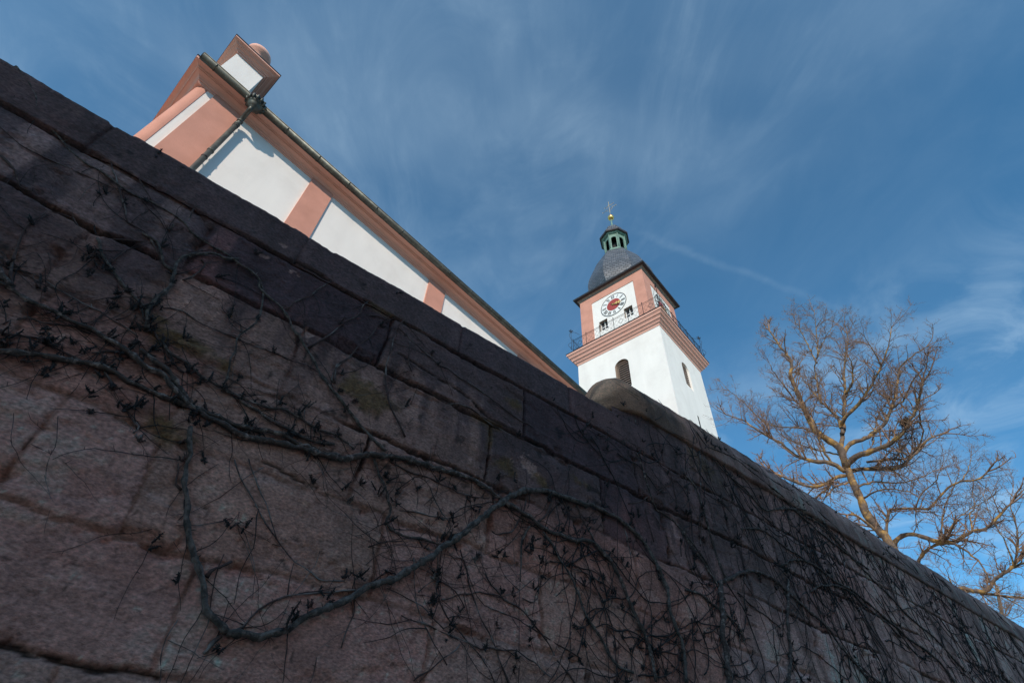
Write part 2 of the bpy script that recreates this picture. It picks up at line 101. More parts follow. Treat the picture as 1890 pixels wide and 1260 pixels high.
TREE_ONE = [('trunk',0.34,0.2,[[17.765,5.294,8.79],[17.743,5.368,9.302],[17.7,5.511,9.859],[17.705,5.495,10.401],[17.709,5.48,11.067],[17.715,5.459,11.563]]),('limb',0.19,0.05,[[17.715,5.459,11.563],[17.635,5.416,12.246],[17.465,5.675,12.686],[17.336,5.799,13.206],[17.242,5.801,13.88],[17.161,5.764,14.571],[17.079,5.726,15.298],[17.055,5.497,15.963],[16.931,5.602,16.693],[16.81,5.694,17.613]]),('limb',0.12,0.03,[[17.711,5.473,12.092],[17.952,5.191,12.829],[18.189,4.922,13.733],[18.436,4.618,14.683],[18.667,4.369,15.727],[18.977,3.853,17.003],[19.154,3.785,17.533]]),('limb',0.1,0.02,[[17.808,5.149,12.739],[18.183,5.202,13.649],[18.47,5.553,14.756],[18.781,5.823,15.844],[19.099,6.066,16.997]]),('limb',0.1,0.02,[[17.824,5.095,13.059],[17.695,4.827,13.193],[17.629,4.35,13.348],[17.614,3.7,13.771],[17.6,3.049,14.309],[17.534,2.569,14.813],[17.441,2.181,15.377]]),('limb',0.12,0.03,[[17.723,5.434,11.972],[17.976,5.111,12.409],[18.215,4.833,12.487],[18.555,4.22,12.823],[18.864,3.708,13.495],[19.138,3.315,14.249],[19.41,2.926,15.18],[19.697,2.491,15.589],[20.025,1.914,15.927]]),('limb',0.15,0.05,[[17.706,5.491,11.472],[17.59,5.18,11.636],[17.533,4.671,11.622],[17.5,4.084,11.569],[17.433,3.608,11.646],[17.371,3.115,11.96],[17.302,2.649,12.384],[17.206,2.268,12.85]]),('limb',0.13,0.04,[[17.696,5.523,11.381],[18.023,5.327,11.509],[18.396,4.976,11.524],[18.787,4.567,11.5],[19.158,4.221,11.7],[19.565,3.756,12.177],[19.945,3.383,12.594],[20.322,3.018,12.8]]),('limb',0.07,0.03,[[18.174,4.972,11.685],[18.169,4.358,11.495],[18.113,3.917,11.31],[18.07,3.432,11.449],[17.981,3.099,11.737],[17.815,3.025,11.821]]),('limb',0.12,0.03,[[17.686,5.558,11.392],[17.445,5.765,11.695],[17.14,6.19,11.869],[16.862,6.521,12.121],[16.583,6.856,12.717],[16.289,7.243,13.246],[16.013,7.567,13.774],[15.716,7.964,14.1]]),('limb',0.1,0.06,[[17.672,5.606,11.257],[17.3,5.733,11.113],[16.866,6.069,10.792],[16.455,6.324,10.692],[16.045,6.581,10.833],[15.637,6.828,11.022]]),('limb',0.06,0.05,[[17.293,5.825,11.101],[17.226,6.224,10.803],[17.187,6.53,10.672]]),('limb',0.05,0.02,[[17.617,5.789,12.872],[17.745,5.944,13.188],[17.775,6.424,13.639],[17.69,7.293,14.195],[17.74,7.709,14.843],[17.782,8.149,15.958],[17.825,8.591,16.849]]),('limb',0.06,0.015,[[17.195,5.805,13.736],[16.815,5.853,14.184],[16.453,5.841,14.488],[16.077,5.878,14.951],[15.739,5.787,15.224]]),('limb',0.06,0.02,[[18.71,5.625,14.927],[18.898,5.518,15.925],[19.115,5.314,16.944],[19.442,4.744,17.989],[19.734,4.288,18.656]]),('limb',0.055,0.02,[[18.357,5.058,16.304],[18.516,5.106,17.343],[18.676,5.154,18.455],[18.836,5.201,19.47]]),('limb',0.05,0.02,[[18.401,4.911,16.668],[18.725,4.7,17.802],[19.065,4.434,19.339]]),('limb',0.07,0.03,[[18.364,4.684,14.428],[18.186,4.232,14.684],[17.964,3.926,15.137],[17.685,3.814,15.29]]),('limb',0.08,0.05,[[17.734,5.397,9.225],[17.419,5.52,9.503],[17.114,5.61,9.691],[16.802,5.721,9.623]]),('limb',0.07,0.02,[[17.608,5.819,11.789],[17.303,5.793,12.394],[17.043,5.614,12.849],[16.764,5.501,13.107]]),('limb',0.05,0.02,[[17.701,5.506,11.997],[18.019,6.191,12.692],[18.342,6.855,13.403],[18.67,7.506,14.393],[19.058,7.953,15.642]]),('limb',0.04,0.015,[[17.401,3.015,14.166],[17.007,2.936,14.619],[16.611,2.864,14.955]]),('limb',0.04,0.015,[[18.476,4.658,12.353],[19.117,4.257,13.583],[19.78,3.787,14.513],[20.361,3.587,15.364]]),('limb',0.05,0.02,[[17.725,5.428,10.382],[17.54,4.881,10.366],[17.334,4.406,10.133],[17.107,4.002,9.791]]),('limb',0.06,0.02,[[17.712,5.472,10.773],[18.091,5.073,10.945],[18.489,4.616,10.887],[18.898,4.118,10.949],[19.289,3.683,11.207]]),('limb',0.05,0.02,[[17.669,5.615,11.012],[17.167,5.898,10.741],[16.672,6.156,10.282],[16.215,6.291,10.165]]),('limb',0.05,0.02,[[18.47,3.631,13.246],[18.151,3.065,13.2],[17.782,2.67,13.323],[17.445,2.167,13.371]])]
TREE_TWO = [('trunk',0.3,0.2,[[22.053,6.776,9.158],[22.074,6.705,9.793],[22.105,6.599,10.351]]),('limb',0.09,0.05,[[22.105,6.599,10.351],[22.061,6.573,10.832],[22.127,6.169,11.765],[22.143,5.938,11.813],[22.232,5.457,11.693],[22.335,4.931,11.528],[22.39,4.564,11.774],[22.472,4.107,12.046],[22.555,3.647,12.152],[22.604,3.302,12.023],[22.686,2.848,12.229]]),('limb',0.14,0.05,[[22.105,6.599,10.351],[22.063,6.387,10.649],[22.054,6.064,10.811],[22.05,5.723,10.744],[22.042,5.393,10.482],[22.031,5.076,10.229],[22.059,4.628,10.137],[22.115,4.08,10.298],[22.146,3.621,10.288],[22.172,3.178,10.558],[22.191,2.758,10.784]]),('limb',0.05,0.02,[[22.026,5.095,10.186],[22.313,4.738,10.986],[22.576,4.463,11.591],[22.885,4.033,12.175],[23.177,3.66,12.798]]),('limb',0.07,0.03,[[21.994,4.849,10.142],[21.86,4.596,9.879],[21.72,4.361,9.449],[21.547,4.243,9.104],[21.349,4.206,8.745]]),('limb',0.05,0.02,[[22.115,4.08,10.298],[22.331,3.939,10.897],[22.57,3.714,11.195],[22.778,3.599,11.74]]),('limb',0.1,0.08,[[22.692,6.729,9.406],[22.578,6.144,9.964],[22.398,5.78,10.185],[22.221,5.405,10.252],[22.048,5.018,10.187]]),('limb',0.04,0.02,[[22.124,5.117,10.224],[22.571,4.539,10.902],[23.015,3.973,11.353],[23.47,3.372,11.699]]),('limb',0.04,0.02,[[22.179,5.285,11.608],[22.091,4.874,12.002],[22.048,4.31,12.183],[21.94,3.967,12.427]]),('limb',0.035,0.015,[[22.555,3.647,12.152],[22.962,3.326,12.67],[23.349,3.072,13.29]])]
TREE_THREE = [('trunk',0.32,0.2,[[28.429,7.184,9.562],[28.453,7.086,10.377],[28.487,6.948,10.783]]),('limb',0.16,0.09,[[28.487,6.948,10.783],[28.464,6.622,10.802],[28.503,6.044,10.503],[28.493,5.665,10.666],[28.469,5.345,10.893],[28.502,4.792,11.068],[28.471,4.501,11.243]]),('limb',0.07,0.02,[[28.455,4.564,11.203],[28.468,4.233,11.651],[28.456,4.002,12.018],[28.436,3.802,12.515],[28.386,3.73,12.705],[28.367,3.526,13.34],[28.398,3.122,13.931]]),('limb',0.05,0.02,[[28.44,4.626,11.163],[28.727,4.504,11.929],[28.986,4.501,12.47],[29.248,4.481,13.65],[29.534,4.363,14.489]]),('limb',0.07,0.03,[[28.531,4.676,11.128],[28.957,4.336,11.336],[29.445,3.749,11.686],[29.98,2.969,12.39]]),('limb',0.1,0.06,[[28.476,6.994,10.683],[28.775,6.473,10.736],[29.04,6.095,10.601],[29.332,5.603,10.446],[29.628,5.1,10.344],[29.915,4.63,10.044],[30.222,4.08,10.089]]),('limb',0.04,0.02,[[29.214,5.665,10.431],[29.48,5.42,10.178],[29.739,5.205,9.883],[30.033,4.847,9.721]])]
NEST = [17.422,3.295,12.002]

# ---------------------------------------------------------------- helpers
def tag(o, label=None, cat=None, group=None, kind=None):
    if label: o['label'] = label
    if cat: o['category'] = cat
    if group: o['group'] = group
    if kind: o['kind'] = kind
    return o

def principled(name):
    m = bpy.data.materials.new(name); m.use_nodes = True
    return m, m.node_tree, m.node_tree.nodes['Principled BSDF']

def mat(name, c, rough=.8, metal=0, var=.12, scale=3.0, bump=.0, bscale=60, c2=None, c2lo=.5, c2hi=.65, c2scale=4, attr=None, detail=6, stretch=None):
    m, t, b = principled(name)
    n = t.nodes; l = t.links.new
    tcn = n.new('ShaderNodeTexCoord')
    no = n.new('ShaderNodeTexNoise'); no.inputs['Scale'].default_value = scale; no.inputs['Detail'].default_value = detail
    if stretch:
        mp = n.new('ShaderNodeMapping'); mp.inputs['Scale'].default_value = stretch; l(tcn.outputs['Object'], mp.inputs['Vector']); l(mp.outputs[0], no.inputs['Vector'])
    else: l(tcn.outputs['Object'], no.inputs['Vector'])
    mr = n.new('ShaderNodeMapRange'); mr.inputs[1].default_value = .3; mr.inputs[2].default_value = .7
    mr.inputs[3].default_value = 1-var; mr.inputs[4].default_value = 1+var; l(no.outputs[0], mr.inputs[0])
    src = None
    if attr:
        a = n.new('ShaderNodeAttribute'); a.attribute_name = attr; src = a.outputs['Color']
    if c2 is not None:
        n2 = n.new('ShaderNodeTexNoise'); n2.inputs['Scale'].default_value = c2scale; n2.inputs['Detail'].default_value = 7; n2.inputs['Roughness'].default_value = .65
        l(tcn.outputs['Object'], n2.inputs['Vector'])
        m2 = n.new('ShaderNodeMapRange'); m2.inputs[1].default_value = c2lo; m2.inputs[2].default_value = c2hi; l(n2.outputs[0], m2.inputs[0])
        mi = n.new('ShaderNodeMix'); mi.data_type = 'RGBA'; l(m2.outputs[0], mi.inputs['Factor'])
        mi.inputs[6].default_value = (*c, 1); mi.inputs[7].default_value = (*c2, 1)
        if src: l(src, mi.inputs[6])
        src = mi.outputs[2]
    vm = n.new('ShaderNodeVectorMath'); vm.operation = 'SCALE'; l(mr.outputs[0], vm.inputs['Scale'])
    if src: l(src, vm.inputs[0])
    else: vm.inputs[0].default_value = c
    l(vm.outputs[0], b.inputs['Base Color'])
    b.inputs['Roughness'].default_value = rough; b.inputs['Metallic'].default_value = metal
    if bump:
        nb = n.new('ShaderNodeTexNoise'); nb.inputs['Scale'].default_value = bscale; nb.inputs['Detail'].default_value = 8; nb.inputs['Roughness'].default_value = .65
        if stretch: l(mp.outputs[0], nb.inputs['Vector'])
        else: l(tcn.outputs['Object'], nb.inputs['Vector'])
        bp = n.new('ShaderNodeBump'); bp.inputs['Strength'].default_value = bump; bp.inputs['Distance'].default_value = .01
        l(nb.outputs[0], bp.inputs['Height']); l(bp.outputs[0], b.inputs['Normal'])
    return m

MT = dict(
    plaster=mat('white_plaster', (.81,.775,.725), .9, var=.05, scale=1.2, bump=.5, bscale=25, stretch=(1.4,1.4,.35), c2=(.73,.69,.64), c2lo=.5, c2hi=.8, c2scale=.9),
    pink=mat('salmon_render', (.585,.28,.205), .9, var=.08, scale=1.5, bump=.5, bscale=25, c2=(.53,.25,.18), c2lo=.45, c2hi=.7, c2scale=1.6),
    pinkstone=mat('salmon_moulding', (.74,.41,.32), .85, var=.08, scale=2.5, bump=.1, bscale=50, c2=(.64,.33,.25), c2lo=.5, c2hi=.75, c2scale=2.5),
    zinc=mat('weathered_zinc', (.085,.09,.08), .5, .55, var=.25, scale=5, c2=(.15,.16,.135), c2lo=.5, c2hi=.7, c2scale=6),
    dark=mat('dark_sheet_metal', (.045,.04,.042), .5, .4, var=.2),
    iron=mat('wrought_iron', (.03,.03,.032), .55, .6, var=.2),
    copper=mat('green_copper', (.16,.26,.21), .65, .2, var=.15, scale=4, c2=(.09,.16,.13), c2lo=.5, c2hi=.7, c2scale=5),
    gold=mat('gilding', (.80,.52,.16), .30, .75, var=.05), goldpaint=mat('gold_leaf_paint', (.70,.48,.16), .5, .15, var=.05), palegold=mat('pale_gilt_iron', (.42,.36,.25), .6, .2, var=.1),
    red=mat('red_clock_disc', (.36,.055,.045), .6, var=.05),
    black=mat('black_paint', (.02,.02,.02), .5, var=.05),
    white=mat('white_clock_paint', (.8,.8,.77), .7, var=.02),
    void=mat('dark_interior', (.02,.02,.02), .9, var=.1),
    louver=mat('brown_louver_wood', (.30,.22,.18), .7, var=.2, scale=8),
    reveal=mat('brown_stone_reveal', (.30,.22,.17), .9, var=.1),
    glass=mat('window_glass', (.03,.035,.04), .08, var=.02),
    greyframe=mat('grey_stone_frame', (.33,.27,.23), .85, var=.1),
    stem=mat('vine_bark', (.08,.05,.042), .9, var=.5, scale=45, bump=1.0, bscale=60, c2=(.27,.19,.165), c2lo=.53, c2hi=.62, c2scale=26),  # light patches in the bark colour imitate patchy highlights
    palestem=mat('pale_vine_bark', (.155,.112,.098), .9, var=.5, scale=45, bump=1.0, bscale=60, c2=(.065,.045,.038), c2lo=.46, c2hi=.56, c2scale=24),
    bud=mat('dark_vine_spurs', (.028,.019,.019), .8, var=.3, scale=40, c2=(.13,.055,.045), c2lo=.54, c2hi=.66, c2scale=18),
    shoot=mat('thin_vine_shoot', (.085,.042,.036), .85, var=.25, scale=20, c2=(.22,.17,.155), c2lo=.5, c2hi=.6, c2scale=5),
    bark=mat('tree_bark', (.12,.09,.07), .9, var=.35, scale=7, bump=.8, bscale=22, c2=(.36,.22,.07), c2lo=.48, c2hi=.62, c2scale=3.4),
    twig=mat('twig_bark', (.23,.145,.095), .85, var=.25, scale=4),
    nest=mat('nest_sticks', (.10,.07,.045), .9, var=.3, scale=10),
    roof=mat('nave_roof_slate', (.07,.07,.075), .6, var=.2, scale=4),
    asphalt=mat('lane_cobbles', (.34,.28,.22), .9, var=.2, scale=6, bump=.4, bscale=80),  # unseen paving, coloured pale and warm to bounce light onto the wall
    gravel=mat('terrace_gravel', (.46,.39,.32), .95, var=.15, scale=8, bump=.5, bscale=60), soil=mat('meadow', (.06,.075,.035), .95, var=.3, scale=5, bump=.5, bscale=30),  # terrace gravel kept pale to bounce light up under the eaves
    house=mat('house_plaster', (.74,.60,.45), .9, var=.06, scale=1.5),  # fronts of the added shade houses, warm and pale for warm bounce light
    rooftile=mat('red_roof_tiles', (.20,.08,.055), .8, var=.2, scale=5),
    wood=mat('painted_door_wood', (.10,.06,.04), .6, var=.1),
)

class MB:
    def __init__(s): s.v = []; s.f = []; s.smooth = []; s.off = (0, 0, 0)
    def add(s, vs, fs, smooth=False):
        b = len(s.v); s.v += [tuple(x) for x in vs]; s.f += [tuple(b+i for i in f) for f in fs]; s.smooth += [smooth]*len(fs); return s
    def box(s, x0, x1, y0, y1, z0, z1):
        return s.add([(x0,y0,z0),(x1,y0,z0),(x1,y1,z0),(x0,y1,z0),(x0,y0,z1),(x1,y0,z1),(x1,y1,z1),(x0,y1,z1)],
                     [(0,3,2,1),(4,5,6,7),(0,1,5,4),(1,2,6,5),(2,3,7,6),(3,0,4,7)])
    def rings(s, x0, x1, y0, y1, prof, cap=True):
        """a moulding swept round a rectangle; prof = [(outwards, z)]"""
        vs = []; fs = []
        for o, z in prof: vs += [(x0-o,y0-o,z),(x1+o,y0-o,z),(x1+o,y1+o,z),(x0-o,y1+o,z)]
        for k in range(len(prof)-1):
            for i in range(4):
                j = (i+1) % 4; fs.append((k*4+i, k*4+j, k*4+4+j, k*4+4+i))
        if cap: fs.append((3,2,1,0)); q = (len(prof)-1)*4; fs.append((q,q+1,q+2,q+3))
        return s.add(vs, fs)
    def lathe(s, c, prof, n=24, rot=0, smooth=True, cap=True):
        vs = []; fs = []
        for r, z in prof:
            for i in range(n):
                a = rot+2*math.pi*i/n; vs.append((c[0]+r*math.cos(a), c[1]+r*math.sin(a), c[2]+z))
        for k in range(len(prof)-1):
            for i in range(n):
                j = (i+1) % n; fs.append((k*n+i, k*n+j, k*n+n+j, k*n+n+i))
        s.add(vs, fs, smooth)
        if cap:
            b = len(s.v)-len(vs)
            s.f.append(tuple(b+i for i in reversed(range(n)))); s.f.append(tuple(b+(len(prof)-1)*n+i for i in range(n))); s.smooth += [False, False]
        return s
    def tube(s, pts, rad, n=6, cap=True):
        P = np.array(pts, float); m = len(P)
        if isinstance(rad, (int, float)): rad = [rad]*m
        T = np.gradient(P, axis=0); T /= np.linalg.norm(T, axis=1)[:, None]+1e-9
        up = np.array([0, 0, 1.]) if abs(T[0][2]) < .9 else np.array([1., 0, 0])
        a = np.cross(T[0], up); a /= np.linalg.norm(a)
        vs = []
        cs = [(math.cos(2*math.pi*i/n), math.sin(2*math.pi*i/n)) for i in range(n)]
        for k in range(m):
            a = a-T[k]*a.dot(T[k]); a /= np.linalg.norm(a)+1e-9; b = np.cross(T[k], a)
            for cx, sx in cs: vs.append(P[k]+(a*cx+b*sx)*rad[k])
        fs = []
        for k in range(m-1):
            for i in range(n):
                j = (i+1) % n; fs.append((k*n+i, k*n+j, k*n+n+j, k*n+n+i))
        if cap: fs.append(tuple(reversed(range(n)))); fs.append(tuple((m-1)*n+i for i in range(n)))
        return s.add(vs, fs, True)
    def prism(s, poly, axis, d0, d1):
        """poly in the plane across axis; axis 0: (y,z), axis 1: (x,z)"""
        n = len(poly)
        def P(a, d): return (d, a[0], a[1]) if axis == 0 else (a[0], d, a[1])
        vs = [P(a, d0) for a in poly]+[P(a, d1) for a in poly]
        fs = [tuple(range(n)), tuple(reversed(range(n, 2*n)))]+[(i, i+n, (i+1) % n+n, (i+1) % n) for i in range(n)]
        return s.add(vs, fs)
    def build(s, name, m, parent=None):
        me = bpy.data.meshes.new(name)
        o = s.off
        me.from_pydata([(x-o[0], y-o[1], z-o[2]) for x, y, z in s.v], [], s.f)
        me.materials.append(m)
        me.polygons.foreach_set('use_smooth', s.smooth)
        me.update()
        ob = bpy.data.objects.new(name, me); col.objects.link(ob)
        if parent is not None: ob.parent = parent
        return ob

def fix(ob):
    import bmesh
    b = bmesh.new(); b.from_mesh(ob.data); bmesh.ops.recalc_face_normals(b, faces=b.faces); b.to_mesh(ob.data); b.free(); return ob

def empty(name, loc, rz=0):
    o = bpy.data.objects.new(name, None); o.location = loc; o.rotation_euler = (0, 0, rz); o.empty_display_size = .3; col.objects.link(o); return o

# ---------------------------------------------------------------- ground, lane, terrace
g = MB(); g.add([(-900,-900,0),(900,-900,0),(900,900,0),(-900,900,0)], [(0,1,2,3)])
tag(g.build('ground', MT['soil']), kind='structure')
g = MB(); g.add([(-200,-11.9,.004),(200,-11.9,.004),(200,2.3,.004),(-200,2.3,.004)], [(0,1,2,3)])
tag(g.build('lane', MT['asphalt']), kind='structure')
g = MB(); g.box(-60, 140, 3.14, 120, .002, 3.9)
tag(g.build('terrace', MT['gravel']), kind='structure')

# ---------------------------------------------------------------- the old stone wall
YW = 2.6
COURSES = [3.07, 2.743, 2.278, 1.807, 1.339, .892, .458, .01, -.44, -.88, -1.3, -1.62]
rng = np.random.RandomState(7)
LAT = [rng.rand(64, 64) for _ in range(40)]
def vnoise(x, y, seed):
    t = LAT[seed % 40]; xi = np.floor(x).astype(int); yi = np.floor(y).astype(int)
    fx = x-xi; fy = y-yi; fx = fx*fx*(3-2*fx); fy = fy*fy*(3-2*fy)
    a = t[xi % 64, yi % 64]; b = t[(xi+1) % 64, yi % 64]; c = t[xi % 64, (yi+1) % 64]; d = t[(xi+1) % 64, (yi+1) % 64]
    return (a*(1-fx)+b*fx)*(1-fy)+(c*(1-fx)+d*fx)*fy
def fbm(x, y, seed, octv=5, gain=.5):
    s = 0; a = 1; t = 0
    for k in range(octv):
        s = s+a*vnoise(x*2**k+17.3*k+seed*3.1, y*2**k+9.7*k+seed*1.7, seed+k); t += a; a *= gain
    return s/t
def sstep(a, b, x):
    t = np.clip((x-a)/(b-a), 0, 1); return t*t*(3-2*t)
JX = []
rj = random.Random(5)
for c in range(len(COURSES)):
    known = sorted(JOINTS.get(c, []))
    js = list(known)
    x = (known[-1] if known else rj.uniform(-1, 0)); 
    while x < 60: x += rj.uniform(.75, 1.35); js.append(x)
    x = (known[0] if known else js[0])
    while x > -25: x -= rj.uniform(.75, 1.3); js.append(x)
    JX.append(np.array(sorted(js)))
PAL = {'b': (.25,.24,.25), 'k': (.285,.245,.222), 'r': (.30,.222,.198), 'p': (.325,.262,.250), 'd': (.14,.098,.105), 'g': (.28,.25,.235)}
def wall_fields(X, H):
    """outward relief (m) and colour of the wall face at wall coordinates X, H"""
    X = np.asarray(X, float); H = np.asarray(H, float)
    wx = X+(fbm(X*2.2, H*2.2, 3, 3)-.5)*.08; wh = H+(fbm(X*1.5, H*1.5, 9, 4)-.5)*.10*np.where(H > 2.6, .4, 1)
    wh = wh+(fbm(X*14, H*14, 13, 3)-.5)*.014; wx = wx+(fbm(X*14, H*14, 15, 3)-.5)*.014
    ci = np.zeros(X.shape, int); dj = np.full(X.shape, 9.)
    for k, c in enumerate(COURSES[1:]): ci = np.where(wh < c, k+1, ci)
    for k, c in enumerate(COURSES[1:-1]):
        dj = np.minimum(dj, np.abs(wh-c))
    bi = np.zeros(X.shape, int); dv = np.full(X.shape, 9.)
    for c in range(len(COURSES)):
        m = ci == c
        if not m.any(): continue
        idx = np.searchsorted(JX[c], wx[m]); idx = np.clip(idx, 1, len(JX[c])-1)
        bi[m] = idx; dv[m] = np.minimum(np.abs(wx[m]-JX[c][idx-1]), np.abs(JX[c][idx]-wx[m]))
    d = np.minimum(dj, dv*1.1)
    rb = np.random.RandomState(3); tab = rb.rand(12, 200, 5)
    q = tab[ci, bi % 200]
    n1 = fbm(X*3, H*3, 21, 5); n2 = fbm(X*11, H*11, 5, 5, .6); n3 = fbm(X*45, H*45, 11, 3, .6)
    lay = fbm(X*1.5, H*22, 31, 4)                      # bedding of the sandstone
    fill = sstep(.36, .50, fbm(X*.9, H*.9, 29, 3)+.30*sstep(2.1, 1.1, H)-.16*sstep(1.9, 2.5, H)-.05)
    wide = (.006+.010*fbm(X*2.5, H*2.5, 17, 3))*(1-fill)+(.005+.012*fbm(X*1.7, H*1.7, 19, 3))*fill
    e_ = d+(n3-.5)*.007
    groove = 1-sstep(wide*.55, wide*1.0+.003, e_)
    soft = 1-sstep(.0, .035, d)
    depth = (.030*(1-fill)+.005*fill)*np.where(H > 2.76, .35, 1)
    pit = sstep(.66, .78, fbm(X*5, H*9, 23, 4))*sstep(.1, .0, d)*.03
    flake = sstep(.52, .56, fbm(X*1.9, H*4.2, 43, 5))*.006-sstep(.60, .63, fbm(X*2.7+5, H*5.5, 45, 5))*.007
    flat = np.where(H > 2.76, .4, 1)
    rel = ((q[...,0]-.5)*.014+(n1-.5)*.018+(n2-.5)*.011+(lay-.5)*.008+flake)*flat+(n3-.5)*.0065-groove*depth-soft*.002-pit*flat
    # colour
    pal = np.array([PAL['k'], PAL['g'], PAL['r'], PAL['p'], PAL['b'], PAL['k'], PAL['g']])
    C = pal[(q[...,1]*6.99).astype(int)]*(.85+.3*q[...,2])[...,None]
    for (tx, th, nm) in TINTS:
        tci = sum(1 for c in COURSES[1:] if th < c)
        tb = int(np.clip(np.searchsorted(JX[tci], tx), 1, len(JX[tci])-1))
        C = np.where(((ci == tci) & (bi == tb))[...,None], np.array(PAL[nm]), C)
    tool = fbm(X*5+H*2, H*60, 20, 3)
    C = C*(.66+.68*n1)[...,None]*(.72+.56*n2)[...,None]*(.80+.40*n3)[...,None]*(.82+.36*tool)[...,None]
    red = sstep(.5, .75, fbm(X*1.3, H*3.5, 33, 4)); C = C*(1+red[...,None]*np.array([.06,-.02,-.03]))
    grey = sstep(.5, .72, fbm(X*2.2, H*2.2, 37, 4)); gv = C.mean(-1, keepdims=True); C = C*(1-grey[...,None]*.15)+gv*np.array([1.08,.97,.95])*grey[...,None]*.15
    mort = np.where(H > 2.76, .5, 1)*sstep(wide*1.25, wide*.9, e_)*(1-fill*(.55-.5*fbm(X*4, H*4, 47, 3)))
    C0_ = C
    mc = (np.array([.150,.108,.085])*fill[...,None]+np.array([.026,.022,.020])*(1-fill[...,None]))*(.6+.8*n2)[...,None]
    C = C*(1-mort[...,None]*.9)+mc*mort[...,None]*.9
    # black weathering crust running down from the top courses
    st = fbm(X*7, H*.9, 25, 5); st2 = fbm(X*1.6, H*1.1, 27, 4); topw = sstep(1.35, 2.55, H)
    crust = np.clip(sstep(.40, .56, st)*.62+sstep(.40, .56, st2)*.7, 0, 1)*topw
    crust = np.clip(crust+sstep(2.70, 2.78, H)*(.50+.35*n1)*sstep(4.2, 2.0, X), 0, 1)
    crust = np.clip(crust+.45*sstep(2.0, 2.6, H)*sstep(-.6, .4, X)+.42*sstep(1.2, 2.0, H)*(.4+.9*st2), 0, 1)*sstep(8.5, 3.6, X) + .28*sstep(.5, .66, st)*sstep(3.6, 8.5, X)*sstep(.2, 2.4, H)
    kc = np.array([.036,.033,.046])*(.6+.8*n2)[...,None]
    C = C*(1-.84*crust[...,None])+kc*.84*crust[...,None]
    for (pts, wd_, dp_) in CRACKS:
        dd = np.full(X.shape, 9.)
        for (ax, ah), (bx_, bh) in zip(pts[:-1], pts[1:]):
            t = np.clip(((X-ax)*(bx_-ax)+(H-ah)*(bh-ah))/((bx_-ax)**2+(bh-ah)**2), 0, 1)
            dd = np.minimum(dd, np.hypot(X-ax-t*(bx_-ax), H-ah-t*(bh-ah)))
        m = sstep(wd_, wd_*.4, dd+(n2-.5)*wd_*1.6); rel = rel-m*dp_; C = C*(1-.85*m)[...,None]
    # pale scars, moss
    for (x, h, r) in PALE:
        m = sstep(.36, .26, np.hypot((X-x)/r*.55, (H-h)/r)*.6+(n2-.5)*1.3+(n3-.5)*.6+.05)*sstep(2.2*r, 1.0*r, np.hypot((X-x)*.7, H-h))
        C = C*(1-m[...,None]*.55)+np.array([.36,.34,.33])*m[...,None]*.55; rel = rel-m*.004
    mo = np.zeros(X.shape)
    for (x, h, r) in MOSS:
        mo = np.maximum(mo, sstep(r*1.7, r*.3, np.hypot((X-x)*.6, H-h)+(n2-.5)*r*3.2))
    mo2 = sstep(.66, .76, fbm(X*2.1+3, H*2.1, 35, 4))*sstep(.05, .01, d)*.7
    mo = np.maximum(mo, mo2)
    C = C*(1-mo[...,None]*.8)+np.array([.085,.072,.022])*(.5+n3)[...,None]*mo[...,None]*.8
    rel = rel+mo*.008*(n3+.3)
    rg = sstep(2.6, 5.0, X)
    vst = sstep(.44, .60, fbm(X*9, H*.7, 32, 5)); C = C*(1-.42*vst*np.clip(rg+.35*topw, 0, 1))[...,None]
    pal_ = sstep(.60, .72, fbm(X*5, H*1.1, 34, 5)); C = C*(1+.5*pal_*np.clip(rg+.5*topw, 0, 1))[...,None]  # pale streaks, on the right-hand length painted in as reflections
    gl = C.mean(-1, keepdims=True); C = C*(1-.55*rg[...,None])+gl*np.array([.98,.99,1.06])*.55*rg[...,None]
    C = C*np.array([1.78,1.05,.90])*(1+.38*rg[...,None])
    speck = sstep(.80, .86, fbm(X*38, H*38, 39, 2)); C = C*(1+.5*speck[...,None])
    spot = sstep(.70, .76, fbm(X*10, H*10, 44, 5))*sstep(.45, .6, fbm(X*1.6, H*1.6, 46, 2)); C = C*(1-.62*spot[...,None])
    hole = sstep(.17, .12, fbm(X*26, H*26, 41, 2)); C = C*(1-.6*hole[...,None])
    return rel, np.clip(C, .008, .6)
def coping_y(H):
    """front surface of the rounded coping on the right-hand wall, H above 3.2"""
    t = np.clip((np.asarray(H)-3.2)/.58, 0, 1); return (YW+.23)-.25*np.sqrt(1-t*t)
def surf_y(x, h):
    r, _ = wall_fields(np.atleast_1d(x), np.atleast_1d(h))
    y = YW-r
    if np.ndim(x) == 0: y = y[0]
    hh = np.asarray(h); return np.where(hh > 3.2, coping_y(hh)-.004, y)

def grid_obj(name, V, C, m, parent):
    ny, nx = V.shape[:2]
    me = bpy.data.meshes.new(name)
    me.vertices.add(nx*ny); me.vertices.foreach_set('co', V.reshape(-1).astype('f'))
    i = np.arange(ny-1)[:, None]*nx+np.arange(nx-1)[None, :]
    f = np.stack([i, i+1, i+nx+1, i+nx], -1).reshape(-1)
    nf = (nx-1)*(ny-1)
    me.loops.add(nf*4); me.loops.foreach_set('vertex_index', f.astype('i'))
    me.polygons.add(nf); me.polygons.foreach_set('loop_start', (np.arange(nf)*4).astype('i'))
    me.polygons.foreach_set('use_smooth', [True]*nf)
    me.update(calc_edges=True)
    ca = me.color_attributes.new('Col', 'FLOAT_COLOR', 'POINT')
    cc = np.ones((ny*nx, 4), 'f'); cc[:, :3] = C.reshape(-1, 3); ca.data.foreach_set('color', cc.reshape(-1))
    me.materials.append(m); me.validate()
    o = bpy.data.objects.new(name, me); col.objects.link(o); o.parent = parent; return o

